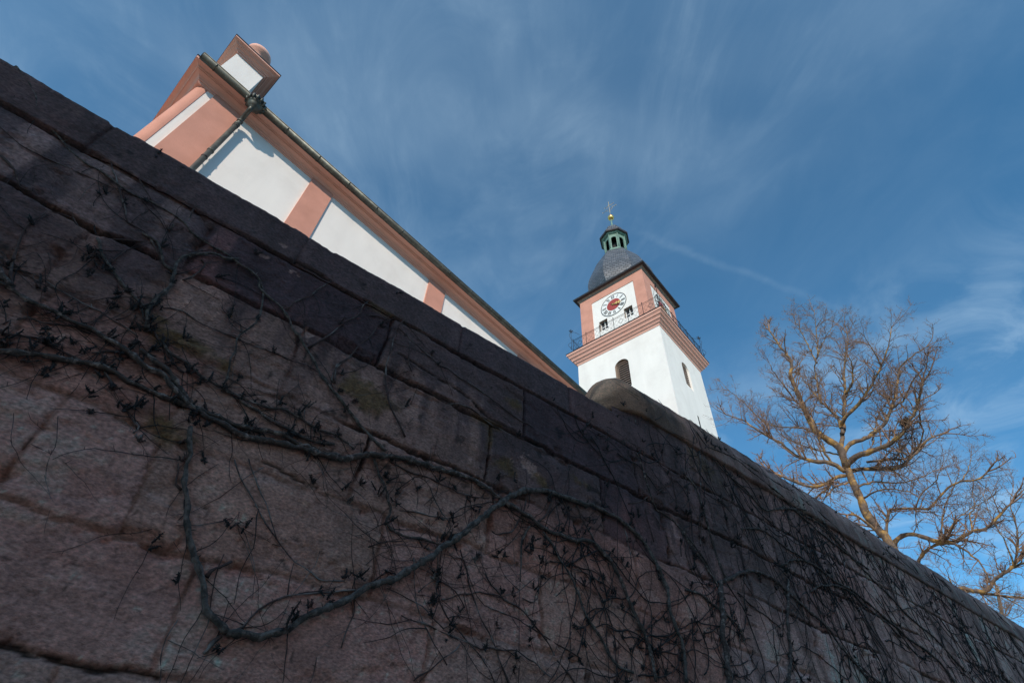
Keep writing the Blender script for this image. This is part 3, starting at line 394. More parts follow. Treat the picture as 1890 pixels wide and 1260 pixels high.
stone = mat('old_sandstone', (.15,.12,.11), .92, var=.40, scale=75, bump=1.0, bscale=95, attr='Col', detail=9, stretch=(.75, .8, 1.25))
xs = [-2.4]
while xs[-1] < 17: xs.append(xs[-1]+max(.0105, .0030*abs(xs[-1]+.5)))
XF = np.array([-60, -40, -25, -15, -9, -6, -4.5, -3.6, -3.0, -2.7]+xs+[17.3, 18, 19, 21, 24, 28, 34, 42, 55, 75, 100])
wall = empty('retaining_wall', (0, YW, 0))
tag(wall, 'tall weathered sandstone retaining wall of large dark blocks overgrown with bare creeper', 'wall')
def wall_part(name, hs_, xsub, topround=None, base=0.0, clipx=None):
    X, H = np.meshgrid(xsub, hs_)
    rel, C = wall_fields(X, H)
    Y = -rel-base
    if name == 'upper_course': H = np.minimum(H, 3.215-.10*sstep(3.45, 3.0, X))
    V = np.stack([X, Y, H+EYE], -1)
    if topround:
        ht, r, thick = topround
        rows = [V]; crow = [C]
        for k in range(1, 6):
            a = math.pi/2*k/5; hh = ht-r+r*math.sin(a); yo = r*(1-math.cos(a))
            rows.append(np.stack([xsub, Y[-1]+yo, np.full(len(xsub), hh+EYE)+(fbm(xsub*3, xsub*0+2, 6, 4)-.5)*.010+((fbm(xsub*25, xsub*0+4, 8, 3)-.5)*.010-.030*sstep(.66, .74, fbm(xsub*6, xsub*0+7, 18, 3)))*(k/5)], -1)[None]); crow.append(C[-1:])
        for yb in (.15, .3, thick):
            rows.append(np.stack([xsub, np.full(len(xsub), yb), np.full(len(xsub), ht+EYE)], -1)[None]); crow.append(C[-1:])
        rows.append(np.stack([xsub, np.full(len(xsub), thick), np.full(len(xsub), hs_[0]+EYE)], -1)[None]); crow.append(C[-1:])
        V = np.concatenate(rows); C = np.concatenate(crow)
    return grid_obj(name, V, C, stone, wall)
wall_part('stone_facing', np.concatenate([[-1.6,-1.2,-.8,-.4,-.2], np.arange(-.1, 2.743, .0115), [2.743]]), XF)
wall_part('coping_course', np.concatenate([[2.741], np.arange(2.75, 3.03, .0115)]), XF[XF < 3.5], topround=(3.07, .045, .52), base=.012)
wall_part('upper_course', np.concatenate([[2.741], np.arange(2.75, 3.26, .0115)]), XF[XF > 3.02], base=.0)
# rounded coping on the higher right-hand length, its near end rounded off
xe = 2.92
XR = np.concatenate([xe+np.array([0,.004,.012,.025,.045,.07,.10,.14,.19,.25,.32,.40,.48]), XF[XF > xe+.5]])
th = np.concatenate([[-.35,-.18,-.07], np.linspace(0, math.pi, 46), [math.pi+.1]])
X, TH = np.meshgrid(XR, th)
e = np.clip(1-(X-xe)/.48, 0, 1); sc_ = np.sqrt(np.clip(1-e**2.4, 0, 1)); 
low = 3.2-.10*sstep(3.45, 3.0, X)
wv = (fbm(X*1.2, TH*1.0, 12, 4)-.5)*.05+(fbm(X*7, TH*3, 14, 5)-.5)*.035
jt = np.min(np.abs(X[...,None]-np.array([4.35,5.6,6.75,8.0,9.3,10.5,11.8,13.1,14.4,15.8])), -1); wv = wv-.012*np.exp(-(jt/.012)**2)
Yc = .23-np.cos(np.clip(TH, 0, math.pi))*(.262+wv)*sc_; 
Zc = low+np.sin(np.clip(TH, 0, math.pi))*(.58+wv)*np.maximum(sc_, 0)
under = TH < 0
Yc = np.where(under, Yc+.07*np.clip(-TH/.1, 0, 1)+.0, Yc); Zc = np.where(under, low-.012*np.clip(-TH/.2, 0, 1), Zc)
n1 = fbm(X*2.5, TH*2, 22, 5); n2 = fbm(X*13, TH*8, 24, 5, .6)
C = np.array([.80,.36,.20])*(.45+1.0*n1)[...,None]*(.6+.8*n2)[...,None]
stz = fbm(X*6, TH*.8, 25, 5); C = C*(1-.45*sstep(.45, .62, stz))[...,None]
lich = sstep(.45, .62, fbm(X*1.7, TH*1.5, 26, 4)); C = C*(1-.6*lich[...,None])+np.array([.10,.07,.06])*.6*lich[...,None]
brn = sstep(3.5, 4.8, X+(n1-.5)*2); C = C*(1-.85*brn[...,None])+wall_fields(X, 1.55+TH*.33)[1]*.85*brn[...,None]
C = C*(1-.7*np.exp(-(jt/.014)**2))[...,None]
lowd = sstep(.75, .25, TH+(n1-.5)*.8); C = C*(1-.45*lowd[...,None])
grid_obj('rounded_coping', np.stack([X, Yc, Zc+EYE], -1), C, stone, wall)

# ---------------------------------------------------------------- climbing creepers
LAB = {'A': 'thin pale creeper shoots fanning over the dark upper blocks at left',
       'B': 'creeper of long dark budded stems running diagonally across the wall from the left edge',
       'C': 'creeper whose thick pale grey stem makes a large loop low on the wall',
       'D': 'dense dark tangle of creeper stems covering the wall at lower right'}
plants = {k: tag(empty('climbing_creeper', (x, YW-.03, 0)), LAB[k], 'creeper', 'creepers climbing the stone wall')
          for k, x in (('A', -.6), ('B', .2), ('C', .5), ('D', 3.0))}
rv = random.Random(11)
def smooth_path(pts, step):
    P = np.array(pts, float)
    if len(P) == 2: P = np.array([P[0], P[0]*.5+P[1]*.5, P[1]])
    Q = np.vstack([2*P[0]-P[1], P, 2*P[-1]-P[-2]]); out = []
    for i in range(1, len(Q)-2):
        n = max(2, int(np.linalg.norm(Q[i+1]-Q[i])/step))
        for k in range(n):
            t = k/n; a, b, c, d = Q[i-1], Q[i], Q[i+1], Q[i+2]
            out.append(.5*((2*b)+(-a+c)*t+(2*a-5*b+4*c-d)*t*t+(-a+3*b-3*c+d)*t**3))
    out.append(P[-1]); return np.array(out)
def put_on_wall(off, xh, r, lift):
    y = surf_y(xh[:, 0], xh[:, 1])-r*.8-lift
    # a stem bridges hollows: smooth its distance
    k = min(9, len(y)); 
    if k > 2: y = np.convolve(np.pad(y, (k//2, k//2), 'edge'), np.ones(k)/k, 'same')[k//2:k//2+len(xh)]
    return np.stack([xh[:, 0]-off[0], y-off[1], xh[:, 1]+EYE-off[2]], -1)
def spike(mb, p, d, ln, r, n=4):
    d = np.array(d, float); d /= np.linalg.norm(d); s = np.cross(d, (0.3, .2, 1)); s /= np.linalg.norm(s)+1e-9
    b = rv.uniform(-.35, .35)
    mb.tube([p, p+d*ln*.35+s*ln*b*.25, p+d*ln*.7+s*ln*b*.7, p+d*ln+s*ln*b*1.1], [r, r*.95, r*.8, r*.25], n, True)
def cluster(mb, c, size, k):
    """a knot of short woody spurs set all round with small blunt buds"""
    for _ in range(max(3, k//3)):
        p = c+np.array([rv.gauss(0, size*.17), rv.uniform(-.002, .008), rv.gauss(0, size*.22)])
        d = np.array([rv.gauss(0, .55), -rv.uniform(.15, .9), rv.gauss(.45, .8)]); d /= np.linalg.norm(d)
        ln = size*rv.uniform(.25, 1.15); m = 5; pts = [p]; bend = np.array([rv.gauss(0, .3), 0, rv.uniform(0, .6)])
        for i in range(m): d = d+bend*.3; d /= np.linalg.norm(d); pts.append(pts[-1]+d*ln/m)
        mb.tube(pts, [.0042, .0052, .0040, .0048, .0036, .0018], 5)
        for i in range(1, m+1):
            for _k in range(3): spike(mb, pts[i]-d*.001, (rv.gauss(0, 1)+d[0], rv.gauss(0, .8)-.2, rv.gauss(.3, 1)), rv.uniform(.005, .016), rv.uniform(.0015, .0032), 3)
for (pl, kind, r0, r1, pts) in VINES:
    root = plants[pl]; off = tuple(root.location)
    P = smooth_path(pts, .022 if kind == 'stem' else .035)
    n = len(P); amp = .006 if kind == 'stem' else .008
    w = np.array([[rv.gauss(0, amp), rv.gauss(0, amp)] for _ in range(n)]); 
    k3 = np.array([.25, .5, .25]); w[:, 0] = np.convolve(w[:, 0], k3, 'same'); w[:, 1] = np.convolve(w[:, 1], k3, 'same')
    P = P+w
    rad = np.linspace(r0, r1, n)*.95*(1+.26*np.array([rv.uniform(-1, 1) for _ in range(n)]))
    for i in range(0, n, 7):
        rad[min(n-1, i+rv.randint(0, 5))] *= 1.35
    W3 = put_on_wall(off, P, max(r0, r1), .003 if kind == 'shoot' else .006)
    mb = MB(); mb.tube(W3, list(rad), 8 if kind == 'stem' else 5)
    # short side spurs and hair roots belong to the stem itself
    for i in range(2, n-2):
        if rv.random() < (.42 if kind == 'stem' else .16):
            p = W3[i]; spike(mb, p, (rv.gauss(0, .8), -rv.uniform(.0, .5), rv.gauss(.3, .8)), rv.uniform(.010, .035), .0016+rad[i]*.12, 4)
    m = 'palestem' if (pl == 'C' and kind == 'stem') or (pl == 'A' and r0 > .0058) else ('stem' if kind == 'stem' else 'shoot')
    o = mb.build('stem' if kind == 'stem' else 'shoot', MT[m], root)
for pl, bl in BUDS.items():
    root = plants[pl]; off = np.array(root.location)
    for (x, h, s) in bl:
        mb = MB(); c = np.array([x, float(surf_y(x, h))-.012, h+EYE])-off
        cluster(mb, c, s*rv.uniform(.7, 1.15), int(9+rv.random()*14))
        mb.build('bud_cluster', MT['bud'], root)
# the finest tendrils, beyond counting
def walk(x, h, ang, ln, curl, step=.035):
    out = [(x, h)]; c = rv.gauss(0, curl)
    for _ in range(int(ln/step)):
        ang += c*step+rv.gauss(0, .16); x += math.cos(ang)*step; h += math.sin(ang)*step
        if h > (3.02 if x < 3.1 else 3.72) or h < -.3: break
        out.append((x, h))
    return np.array(out)
def tendrils(root, name, specs, m, label):
    off = tuple(root.location); mb = MB()
    for (x, h, ang, ln, curl, r, nc) in specs:
        P = walk(x, h, ang, ln, curl)
        if len(P) < 4: continue
        W3 = put_on_wall(off, P, r, .002+rv.random()*.006); n = len(P)
        mb.tube(W3, [r*(1-.6*i/n) for i in range(n)], 4)
        for i in range(1, n-1):
            if rv.random() < .22: spike(mb, W3[i], (rv.gauss(0, .8), -rv.random()*.6, rv.gauss(.2, .8)), rv.uniform(.008, .03), .0014, 3)
        if nc and rv.random() < nc: cluster(mb, W3[rv.randint(0, n-1)], rv.uniform(.03, .055), rv.randint(5, 11))
    o = mb.build(name, m, root); o['kind'] = 'stuff'; return o
sp = []
for _ in range(70): sp.append((rv.uniform(.2, 2.6), rv.uniform(.1, 1.9), rv.uniform(-2.6, .3), rv.uniform(.2, .9), 1.2, rv.uniform(.0012, .0024), .15))
tendrils(plants['C'], 'tendrils', sp, MT['shoot'], None)
sp = []
for _ in range(45): sp.append((rv.uniform(-1.3, 1.2), rv.uniform(1.0, 2.7), rv.uniform(-2.4, .6), rv.uniform(.15, .7), 1.4, rv.uniform(.0011, .0020), .1))
tendrils(plants['A'], 'tendrils', sp, MT['shoot'], None)
sp = []
for (pl, kind, r0, r1, pts) in VINES:
    if pl == 'D': continue
    P = smooth_path(pts, .05)
    for (x, h) in P:
        if rv.random() < (.55 if pl == 'B' else .22): sp.append((x, h, rv.uniform(-3.1, 3.1), rv.uniform(.12, .55 if pl != 'B' else .38), 2.0, rv.uniform(.0012, .0028), .38))
tendrils(plants['B'], 'side_shoots', sp, MT['bud'], None)
sp = []
knots = [(2.4+10.5*rv.random()**1.2, rv.uniform(.7, 3.5)) for _ in range(46)]
for _ in range(640):
    kx, kh = rv.choice(knots); x = kx+rv.gauss(0, .10+.035*kx); h_ = kh+rv.gauss(0, .14)
    hmax = 3.0 if x < 3.4 else 3.6
    if x < 2.0 or h_ > hmax or h_ < .3: continue
    sp.append((x, h_, rv.choice([-1, 1])*rv.uniform(.3, 2.4)-.5, rv.uniform(.25, 1.3), 1.2, rv.uniform(.0020, .0062), .55))
for _ in range(150):
    x = 6+10*rv.random(); sp.append((x, rv.uniform(.8, 3.65), rv.uniform(-2.9, .2), rv.uniform(.4, 1.6), 1.5, rv.uniform(.003, .009), .5))
tendrils(plants['D'], 'tendrils', sp, MT['bud'], None)
sp = []
for _ in range(150):
    x = 3.3+9*rv.random(); sp.append((x, rv.uniform(1.2, 3.65), rv.uniform(-2.4, -.6), rv.uniform(.4, 1.4), .7, rv.uniform(.002, .0045), .1))
tendrils(plants['D'], 'pale_tendrils', sp, MT['stem'], None)

# ---------------------------------------------------------------- church frame (n along the nave, p across it)
AZ = R(11.56); ca, sa = math.cos(AZ), math.sin(AZ)
def NP(n, p, z): return (n*ca-p*sa, n*sa+p*ca, z)
TZ = 3.9                      # terrace level
HZ = EYE                      # heights below are measured from the eye
class Part(MB):
    def __init__(s, org): super().__init__(); s.off = (org[0], org[1], org[2]-HZ)

# ---- nave
NO = (-1.78, 9.0, TZ)
nave = empty('church_nave', NP(*NO), AZ)
tag(nave, 'long white church nave with salmon pilasters, moulded cornice and grey gutter above the wall', 'church')
N0, N1, P0, P1 = -1.78, 21.9, 9.0, 20.0
zb = TZ-HZ
def part(): return Part(NO)
# wall with the rounded corner left free
w = part(); w.box(-1.565, N1, P0, P1, zb, 12.84); w.build('wall', MT['plaster'], nave)
c = part()
prof = []
arc = [(-1.56+.0, P0-.012)]
for k in range(0, 9): a = math.pi/2*k/8; arc.append((-1.58-.20*math.sin(a), P0-.012+.20-.20*math.cos(a)))
arc += [(-1.78, P1), (-1.5, P1), (-1.5, P0+.1)]
nn = len(arc)
c.add([(x, y, zb) for x, y in arc]+[(x, y, 12.82) for x, y in arc], [tuple(reversed(range(nn))), tuple(range(nn, 2*nn))]+[(i, (i+1) % nn, (i+1) % nn+nn, i+nn) for i in range(nn)])
fix(c.build('corner_pilaster', MT['pink'], nave))
pl_ = part(); pl_.box(-1.80, -1.5, P0-.02, P0+.3, 12.775, 12.81); pl_.build('pilaster_cap', MT['pinkstone'], nave)
for (a, b) in ((-1.385, -.70), (1.39, 2.04), (5.69, 6.36), (9.95, 10.62), (14.2, 14.87), (18.5, 19.2)):
    q = part(); q.box(a, b, P0-.05, P0+.05, zb, 12.83); q.build('pilaster', MT['pink'], nave)
corn = [(.0, 12.80), (.03, 12.80), (.03, 12.85), (.06, 12.86), (.075, 12.90), (.12, 12.94), (.19, 12.965), (.20, 12.965), (.20, 12.99), (.225, 12.99), (.225, 13.0), (.25, 13.03), (.32, 13.05), (.36, 13.05), (.36, 13.12), (.0, 13.14)]
q = part(); q.rings(N0, N1, P0, P1, corn, False); q.build('cornice', MT['pinkstone'], nave)
q = part(); q.rings(N0, N1, P0, P1, [(.0, 13.12), (.375, 13.125), (.375, 13.15), (0, 13.16)], False); q.build('cornice_flashing', MT['dark'], nave)
# gutter: half-round trough along the eave with joint collars
gt = part(); gy, gz, gr = P0-.445, 13.11, .105
def half(x0, x1, r, r2, t=.0):
    vs = []; fs = []; m = 12
    for x in (x0, x1):
        for k in range(m+1):
            a = math.pi+math.pi*k/m; vs.append((x, gy+r*math.cos(a), gz+r*math.sin(a)))
        for k in range(m+1):
            a = 2*math.pi-math.pi*k/m; vs.append((x, gy+r2*math.cos(a), gz+r2*math.sin(a)))
    q_ = 2*(m+1)
    for i in range(q_): j = (i+1) % q_; fs.append((i, j, j+q_, i+q_))
    fs += [tuple(reversed(range(q_))), tuple(range(q_, 2*q_))]
    return vs, fs
gt.add(*half(-2.06, N1+.3, gr, gr-.006), True)
gu = gt.build('gutter', MT['zinc'], nave)
bd_ = part(); bd_.tube([(-2.06, gy-gr, gz+.004), (N1+.3, gy-gr, gz+.004)], .013, 8); bd_.build('gutter_bead', MT['zinc'], gu)
x = -1.75
while x < N1:
    k_ = part(); k_.add(*half(x, x+.028, gr+.007, gr-.002), True); k_.build('gutter_bracket', MT['zinc'], gu); x += .97
e_ = part(); e_.prism([(gy+gr*math.cos(math.pi+math.pi*k/10), gz+gr*math.sin(math.pi+math.pi*k/10)) for k in range(11)], 0, -2.075, -2.06); e_.build('gutter_end', MT['zinc'], gu)
# rain-water head, swan neck, downpipe
hx, hy = -.66, P0-.47
dp = part(); px_ = -.655
dp.tube(smooth_path([(hx, hy, 12.78), (hx, hy+.02, 12.70), (px_, P0-.22, 12.58), (px_, P0-.15, 12.48), (px_, P0-.15, 12.3)], .03), .055, 12)
dp.tube([(px_, P0-.15, 12.3), (px_, P0-.15, zb+.1)], .06, 14)
for z in (12.47, 12.30, 10.9, 9.3, 7.5, 5.5): dp.lathe((px_, P0-.15, z), [(.06, -.03), (.072, -.025), (.072, .02), (.06, .03)], 14)
d_ = dp.build('downpipe', MT['zinc'], nave)
for z in (12.2, 10.6, 8.6, 6.6):
    cl_ = part(); cl_.lathe((px_, P0-.15, z), [(.062, -.018), (.069, -.018), (.069, .018), (.062, .018)], 14); cl_.box(px_-.01, px_+.01, P0-.10, P0, z-.012, z+.012); cl_.build('pipe_clip', MT['dark'], d_)
rh = part()
rh.lathe((hx, hy, 12.73), [(.055, 0), (.065, .03), (.10, .06), (.15, .12), (.165, .18), (.19, .19), (.19, .215), (.165, .225), (.165, .30), (.20, .32), (.215, .35), (.20, .36), (.15, .355)], 24)
for k in range(14):
    a = 2*math.pi*k/14; bx, by = hx+.19*math.cos(a), hy+.19*math.sin(a)
    rh.tube([(bx, by, 12.93), (bx+.035*math.cos(a), by+.035*math.sin(a), 13.0), (bx+.045*math.cos(a), by+.045*math.sin(a), 13.06), (bx+.01*math.cos(a), by+.01*math.sin(a), 13.12)], [.022, .03, .026, .012], 6)
rh.build('rain_head', MT['zinc'], nave)
# roof
rf = part()
ys = (P0-.37, (P0+P1)/2, P1+.37); zt = 13.145+(ys[1]-ys[0])*1.15
rf.add([(-.95, ys[0], 13.17), (N1, ys[0], 13.17), (N1, ys[1], zt), (-.95, ys[1], zt), (-.95, ys[2], 13.17), (N1, ys[2], 13.17)], [(0,1,2,3), (3,2,5,4), (0,3,4), (1,5,2)])
rf.build('roof', MT['roof'], nave)
# gable end with its corner pedestal
gb = part(); gb.prism([(10.0, 13.1), (19.0, 13.1), (19.0, 15.0), (16.4, 17.2), (16.0, 19.2), (13.0, 19.2), (12.6, 17.2), (10.0, 15.0)], 0, -1.75, -1.02); fix(gb.build('gable', MT['plaster'], nave))
pb = part(); pb.box(-1.78, -1.0, P0, 9.98, 13.14, 15.02); pbo = pb.build('corner_pedestal', MT['plaster'], nave)
pc = part(); pc.rings(-1.78, -1.0, P0, 9.98, [(.0, 14.985), (.035, 14.985), (.04, 15.03), (.075, 15.04), (.085, 15.07), (.15, 15.10), (.16, 15.10), (.165, 15.12), (.205, 15.15), (.27, 15.165), (.27, 15.215), (.0, 15.26)]); pc.build('pedestal_cornice', MT['pinkstone'], pbo)
pc = part(); pc.rings(-1.78, -1.0, P0, 9.98, [(.0, 15.222), (.285, 15.218), (.285, 15.245), (0, 15.30)]); pc.build('pedestal_flashing', MT['dark'], pbo)
ur = part(); ur.lathe((-1.50, 9.44, 14.72), [(.20, .4), (.20, .56), (.12, .60), (.10, .9), (.13, 1.05), (.20, 1.2), (.20, 1.32), (.215, 1.50), (.235, 1.51), (.25, 1.54), (.32, 1.58), (.345, 1.64), (.345, 1.70), (.27, 1.74), (.20, 1.80), (.08, 1.88), (.05, 1.93), (.0, 1.95)], 40)
ur.build('urn', MT['pinkstone'], nave)

# ---- tower
TO = (25.7, 11.85, TZ)
tower = empty('church_tower', NP(*TO), AZ)
tag(tower, 'square white church tower with salmon gallery, clock and slate onion dome', 'church tower')
def tp(): return Part(TO)
a0, a1, b0, b1 = 22.9, 28.55, 8.66, 14.98
# shaft with real louvred openings on the two visible sides
def wall_with_arch(axis, u0, u1, z0, z1, holes, at, depth, mb):
    """a wall sheet across axis (0: faces -n, 1: faces -p) with arched recesses (cu, halfw, zbot, zspring)"""
    us = sorted(set([u0, u1]+[h[0]-h[1] for h in holes]+[h[0]+h[1] for h in holes]))
    def P(u_, z, d=0): return (at+d, u_, z) if axis == 0 else (u_, at+d, z)
    for i in range(len(us)-1):
        ua, ub = us[i], us[i+1]; hh = [h for h in holes if abs(h[0]-h[1]-ua) < 1e-6]
        if not hh: mb.add([P(ua, z0), P(ub, z0), P(ub, z1), P(ua, z1)], [(0, 1, 2, 3)]); continue
        cu, hw, zbt, zs, rise = hh[0]
        mb.add([P(ua, z0), P(ub, z0), P(ub, zbt), P(ua, zbt)], [(0, 1, 2, 3)])
        m = 14 if rise else 1
        pts = [(cu-hw*math.cos(math.pi*k/m), zs+rise*math.sin(math.pi*k/m)) for k in range(m+1)]
        for k in range(m):
            (x0_, z0_), (x1_, z1_) = pts[k], pts[k+1]
            mb.add([P(x0_, z0_), P(x1_, z1_), P(x1_, z1), P(x0_, z1)], [(0, 1, 2, 3)])
def reveal(axis, hole, at, depth, mb, taper=.0):
    cu, hw, zbt, zs, rise = hole
    def P(u_, z, d=0): return (at+d, u_, z) if axis == 0 else (u_, at+d, z)
    m = 14 if rise else 1
    pts = [(cu-hw, zbt)]+[(cu-hw*math.cos(math.pi*k/m), zs+rise*math.sin(math.pi*k/m)) for k in range(m+1)]+[(cu+hw, zbt)]
    q_ = [(cu+(x-cu)*(1-taper), z) for x, z in pts]; n_ = len(pts)
    mb.add([P(x, z) for x, z in pts]+[P(x, z, depth) for x, z in q_], [(i, (i+1) % n_, (i+1) % n_+n_, i+n_) for i in range(n_)])
    return q_
LW = (11.66, .50, 21.35, 23.30, .45)
RW = (25.74, .50, 21.75, 23.35, .45)
SL = (25.80, .09, 18.7, 19.6, 0)
SL2 = (27.9, .09, 19.4, 19.9, 0)
sh = tp()
wall_with_arch(0, b0, b1, zb, 25.06, [LW], a0, .35, sh)
wall_with_arch(1, a0, a1, zb, 25.06, [RW], b0, .35, sh)
sh.add([(a1,b0,zb),(a1,b1,zb),(a1,b1,25.06),(a1,b0,25.06)], [(0,1,2,3)]); sh.add([(a1,b1,zb),(a0,b1,zb),(a0,b1,25.06),(a1,b1,25.06)], [(0,1,2,3)])
sh.build('shaft', MT['plaster'], tower)
for axis, hole, at in ((0, LW, a0), (1, RW, b0)):
    r_ = tp(); q_ = reveal(axis, hole, at, .38, r_, .12)
    wo_ = r_.build('sound_window', MT['plaster' if axis else 'reveal'], tower)
    bk = tp()
    if axis == 0: bk.prism(q_, 0, at+.40, at+.45)
    else: bk.prism(q_, 1, at+.40, at+.45)
    fix(bk.build('window_back', MT['void'], wo_))
    lv = tp(); z = hole[2]+.03
    while z < hole[3]+hole[4]-.06:
        hw = hole[1]*.86*(1 if z < hole[3] else math.sqrt(max(.02, 1-((z-hole[3])/hole[4])**2)))
        d0, d1 = .09, .145
        if axis == 0: vs = [(at+d0, hole[0]-hw, z), (at+d0, hole[0]+hw, z), (at+d1, hole[0]+hw, z+.012), (at+d1, hole[0]-hw, z+.012)]
        else: vs = [(hole[0]-hw, at+d0, z), (hole[0]+hw, at+d0, z), (hole[0]+hw, at+d1, z+.012), (hole[0]-hw, at+d1, z+.012)]
        vs += [(x, y, zz+.03) for x, y, zz in vs]
        lv.add(vs, [(0,1,2,3), (7,6,5,4), (0,4,5,1), (1,5,6,2), (2,6,7,3), (3,7,4,0)]); z += .18
    fix(lv.build('louvers', MT['louver'], wo_))
q = tp(); q.box(25.72, 25.90, b0-.003, b0+.05, 18.75, 19.62); q.build('slit_window', MT['void'], tower)
q = tp(); q.box(28.42, 28.552, b0-.03, b0+.02, 19.55, 19.62); q.build('wall_hook', MT['dark'], tower)
gcor_old = [(0, 25.04), (.03, 25.04), (.035, 25.12), (.10, 25.20), (.12, 25.21), (.12, 25.27), (.16, 25.27), (.17, 25.33), (.24, 25.42), (.30, 25.45), (.31, 25.47), (.31, 25.56), (.35, 25.57), (.37, 25.64), (.44, 25.71), (.48, 25.72), (.48, 25.82), (.54, 25.86), (.56, 25.92), (.56, 26.0), (0, 26.03)]
gcor = [(0, 25.04), (.03, 25.04), (.04, 25.10), (.07, 25.17), (.13, 25.22), (.16, 25.23), (.16, 25.31), (.19, 25.315), (.20, 25.36), (.27, 25.41), (.30, 25.415), (.30, 25.53), (.33, 25.535), (.35, 25.60), (.42, 25.635), (.44, 25.64), (.44, 25.75), (.47, 25.755), (.50, 25.82), (.56, 25.85), (.56, 26.0), (0, 26.03)]
q = tp(); q.rings(a0, a1, b0, b1, gcor); q.build('gallery_cornice', MT['pinkstone'], tower)
q = tp(); q.rings(a0, a1, b0, b1, [(0, 26.01), (.60, 26.01), (.60, 26.035), (0, 26.06)]); q.build('gallery_floor', MT['dark'], tower)
# upper stage
c0, c1, d0, d1 = 23.2, 28.0, 9.2, 14.62
us_ = tp()
SW = [(10.73, .34, 27.55, 28.55, 0), (12.80, .34, 27.55, 28.55, 0)]
wall_with_arch(0, d0, d1, 26.02, 31.75, SW, c0, .3, us_)
SWR = [(24.6, .34, 27.55, 28.55, 0), (26.6, .34, 27.55, 28.55, 0)]
wall_with_arch(1, c0, c1, 26.02, 31.75, SWR, d0, .3, us_)
us_.add([(c1,d0,26.02),(c1,d1,26.02),(c1,d1,31.75),(c1,d0,31.75)], [(0,1,2,3)]); us_.add([(c1,d1,26.02),(c0,d1,26.02),(c0,d1,31.75),(c1,d1,31.75)], [(0,1,2,3)])
us_.build('clock_storey', MT['plaster'], tower)
def frame(axis, u0, u1, ui0, ui1, z0, z1, zi, at, nm):
    f = tp(); e = .035
    def bx(a_, b_, za, zb_):
        if axis == 0: f.box(at-e, at-.002, a_, b_, za, zb_)
        else: f.box(a_, b_, at-e, at-.002, za, zb_)
    bx(u0-e*(.98), ui0, z0, z1); bx(ui1, u1+(0 if axis else e*.98), z0, z1); bx(ui0+.0005, ui1-.0005, zi, z1); return f.build(nm, MT['pink'], tower)
frame(0, d0, d1, 10.0, 13.62, 26.03, 31.7, 30.93, c0, 'salmon_frame')
frame(1, c0, c1, 24.2, 27.1, 26.03, 31.69, 30.93, d0, 'salmon_frame')
def small_window(axis, hole, at):
    r_ = tp(); reveal(axis, hole, at, .26, r_); w_ = fix(r_.build('window', MT['greyframe'], tower))
    pn = tp(); cu, hw, z0_, z1_, _ = hole
    if axis == 0: pn.box(at+.26, at+.28, cu-hw, cu+hw, z0_, z1_)
    else: pn.box(cu-hw, cu+hw, at+.26, at+.28, z0_, z1_)
    pn.build('pane', MT['glass'], w_)
    cr = tp()
    for (u_, v_, du_, dv_) in ((cu, (z0_+z1_)/2, .03, (z1_-z0_)/2), (cu, (z0_+z1_)/2, hw, .03), (cu-hw+.03, (z0_+z1_)/2, .03, (z1_-z0_)/2-.001), (cu+hw-.03, (z0_+z1_)/2, .03, (z1_-z0_)/2-.001)):
        dd = .235 if du_ < dv_ else .24
        if axis == 0: cr.box(at+dd-.02, at+.258, u_-du_, u_+du_, v_-dv_, v_+dv_)
        else: cr.box(u_-du_, u_+du_, at+dd-.02, at+.258, v_-dv_, v_+dv_)
    cr.build('sash', MT['white'], w_)
for h_ in SW: small_window(0, h_, c0)
for h_ in SWR: small_window(1, h_, d0)
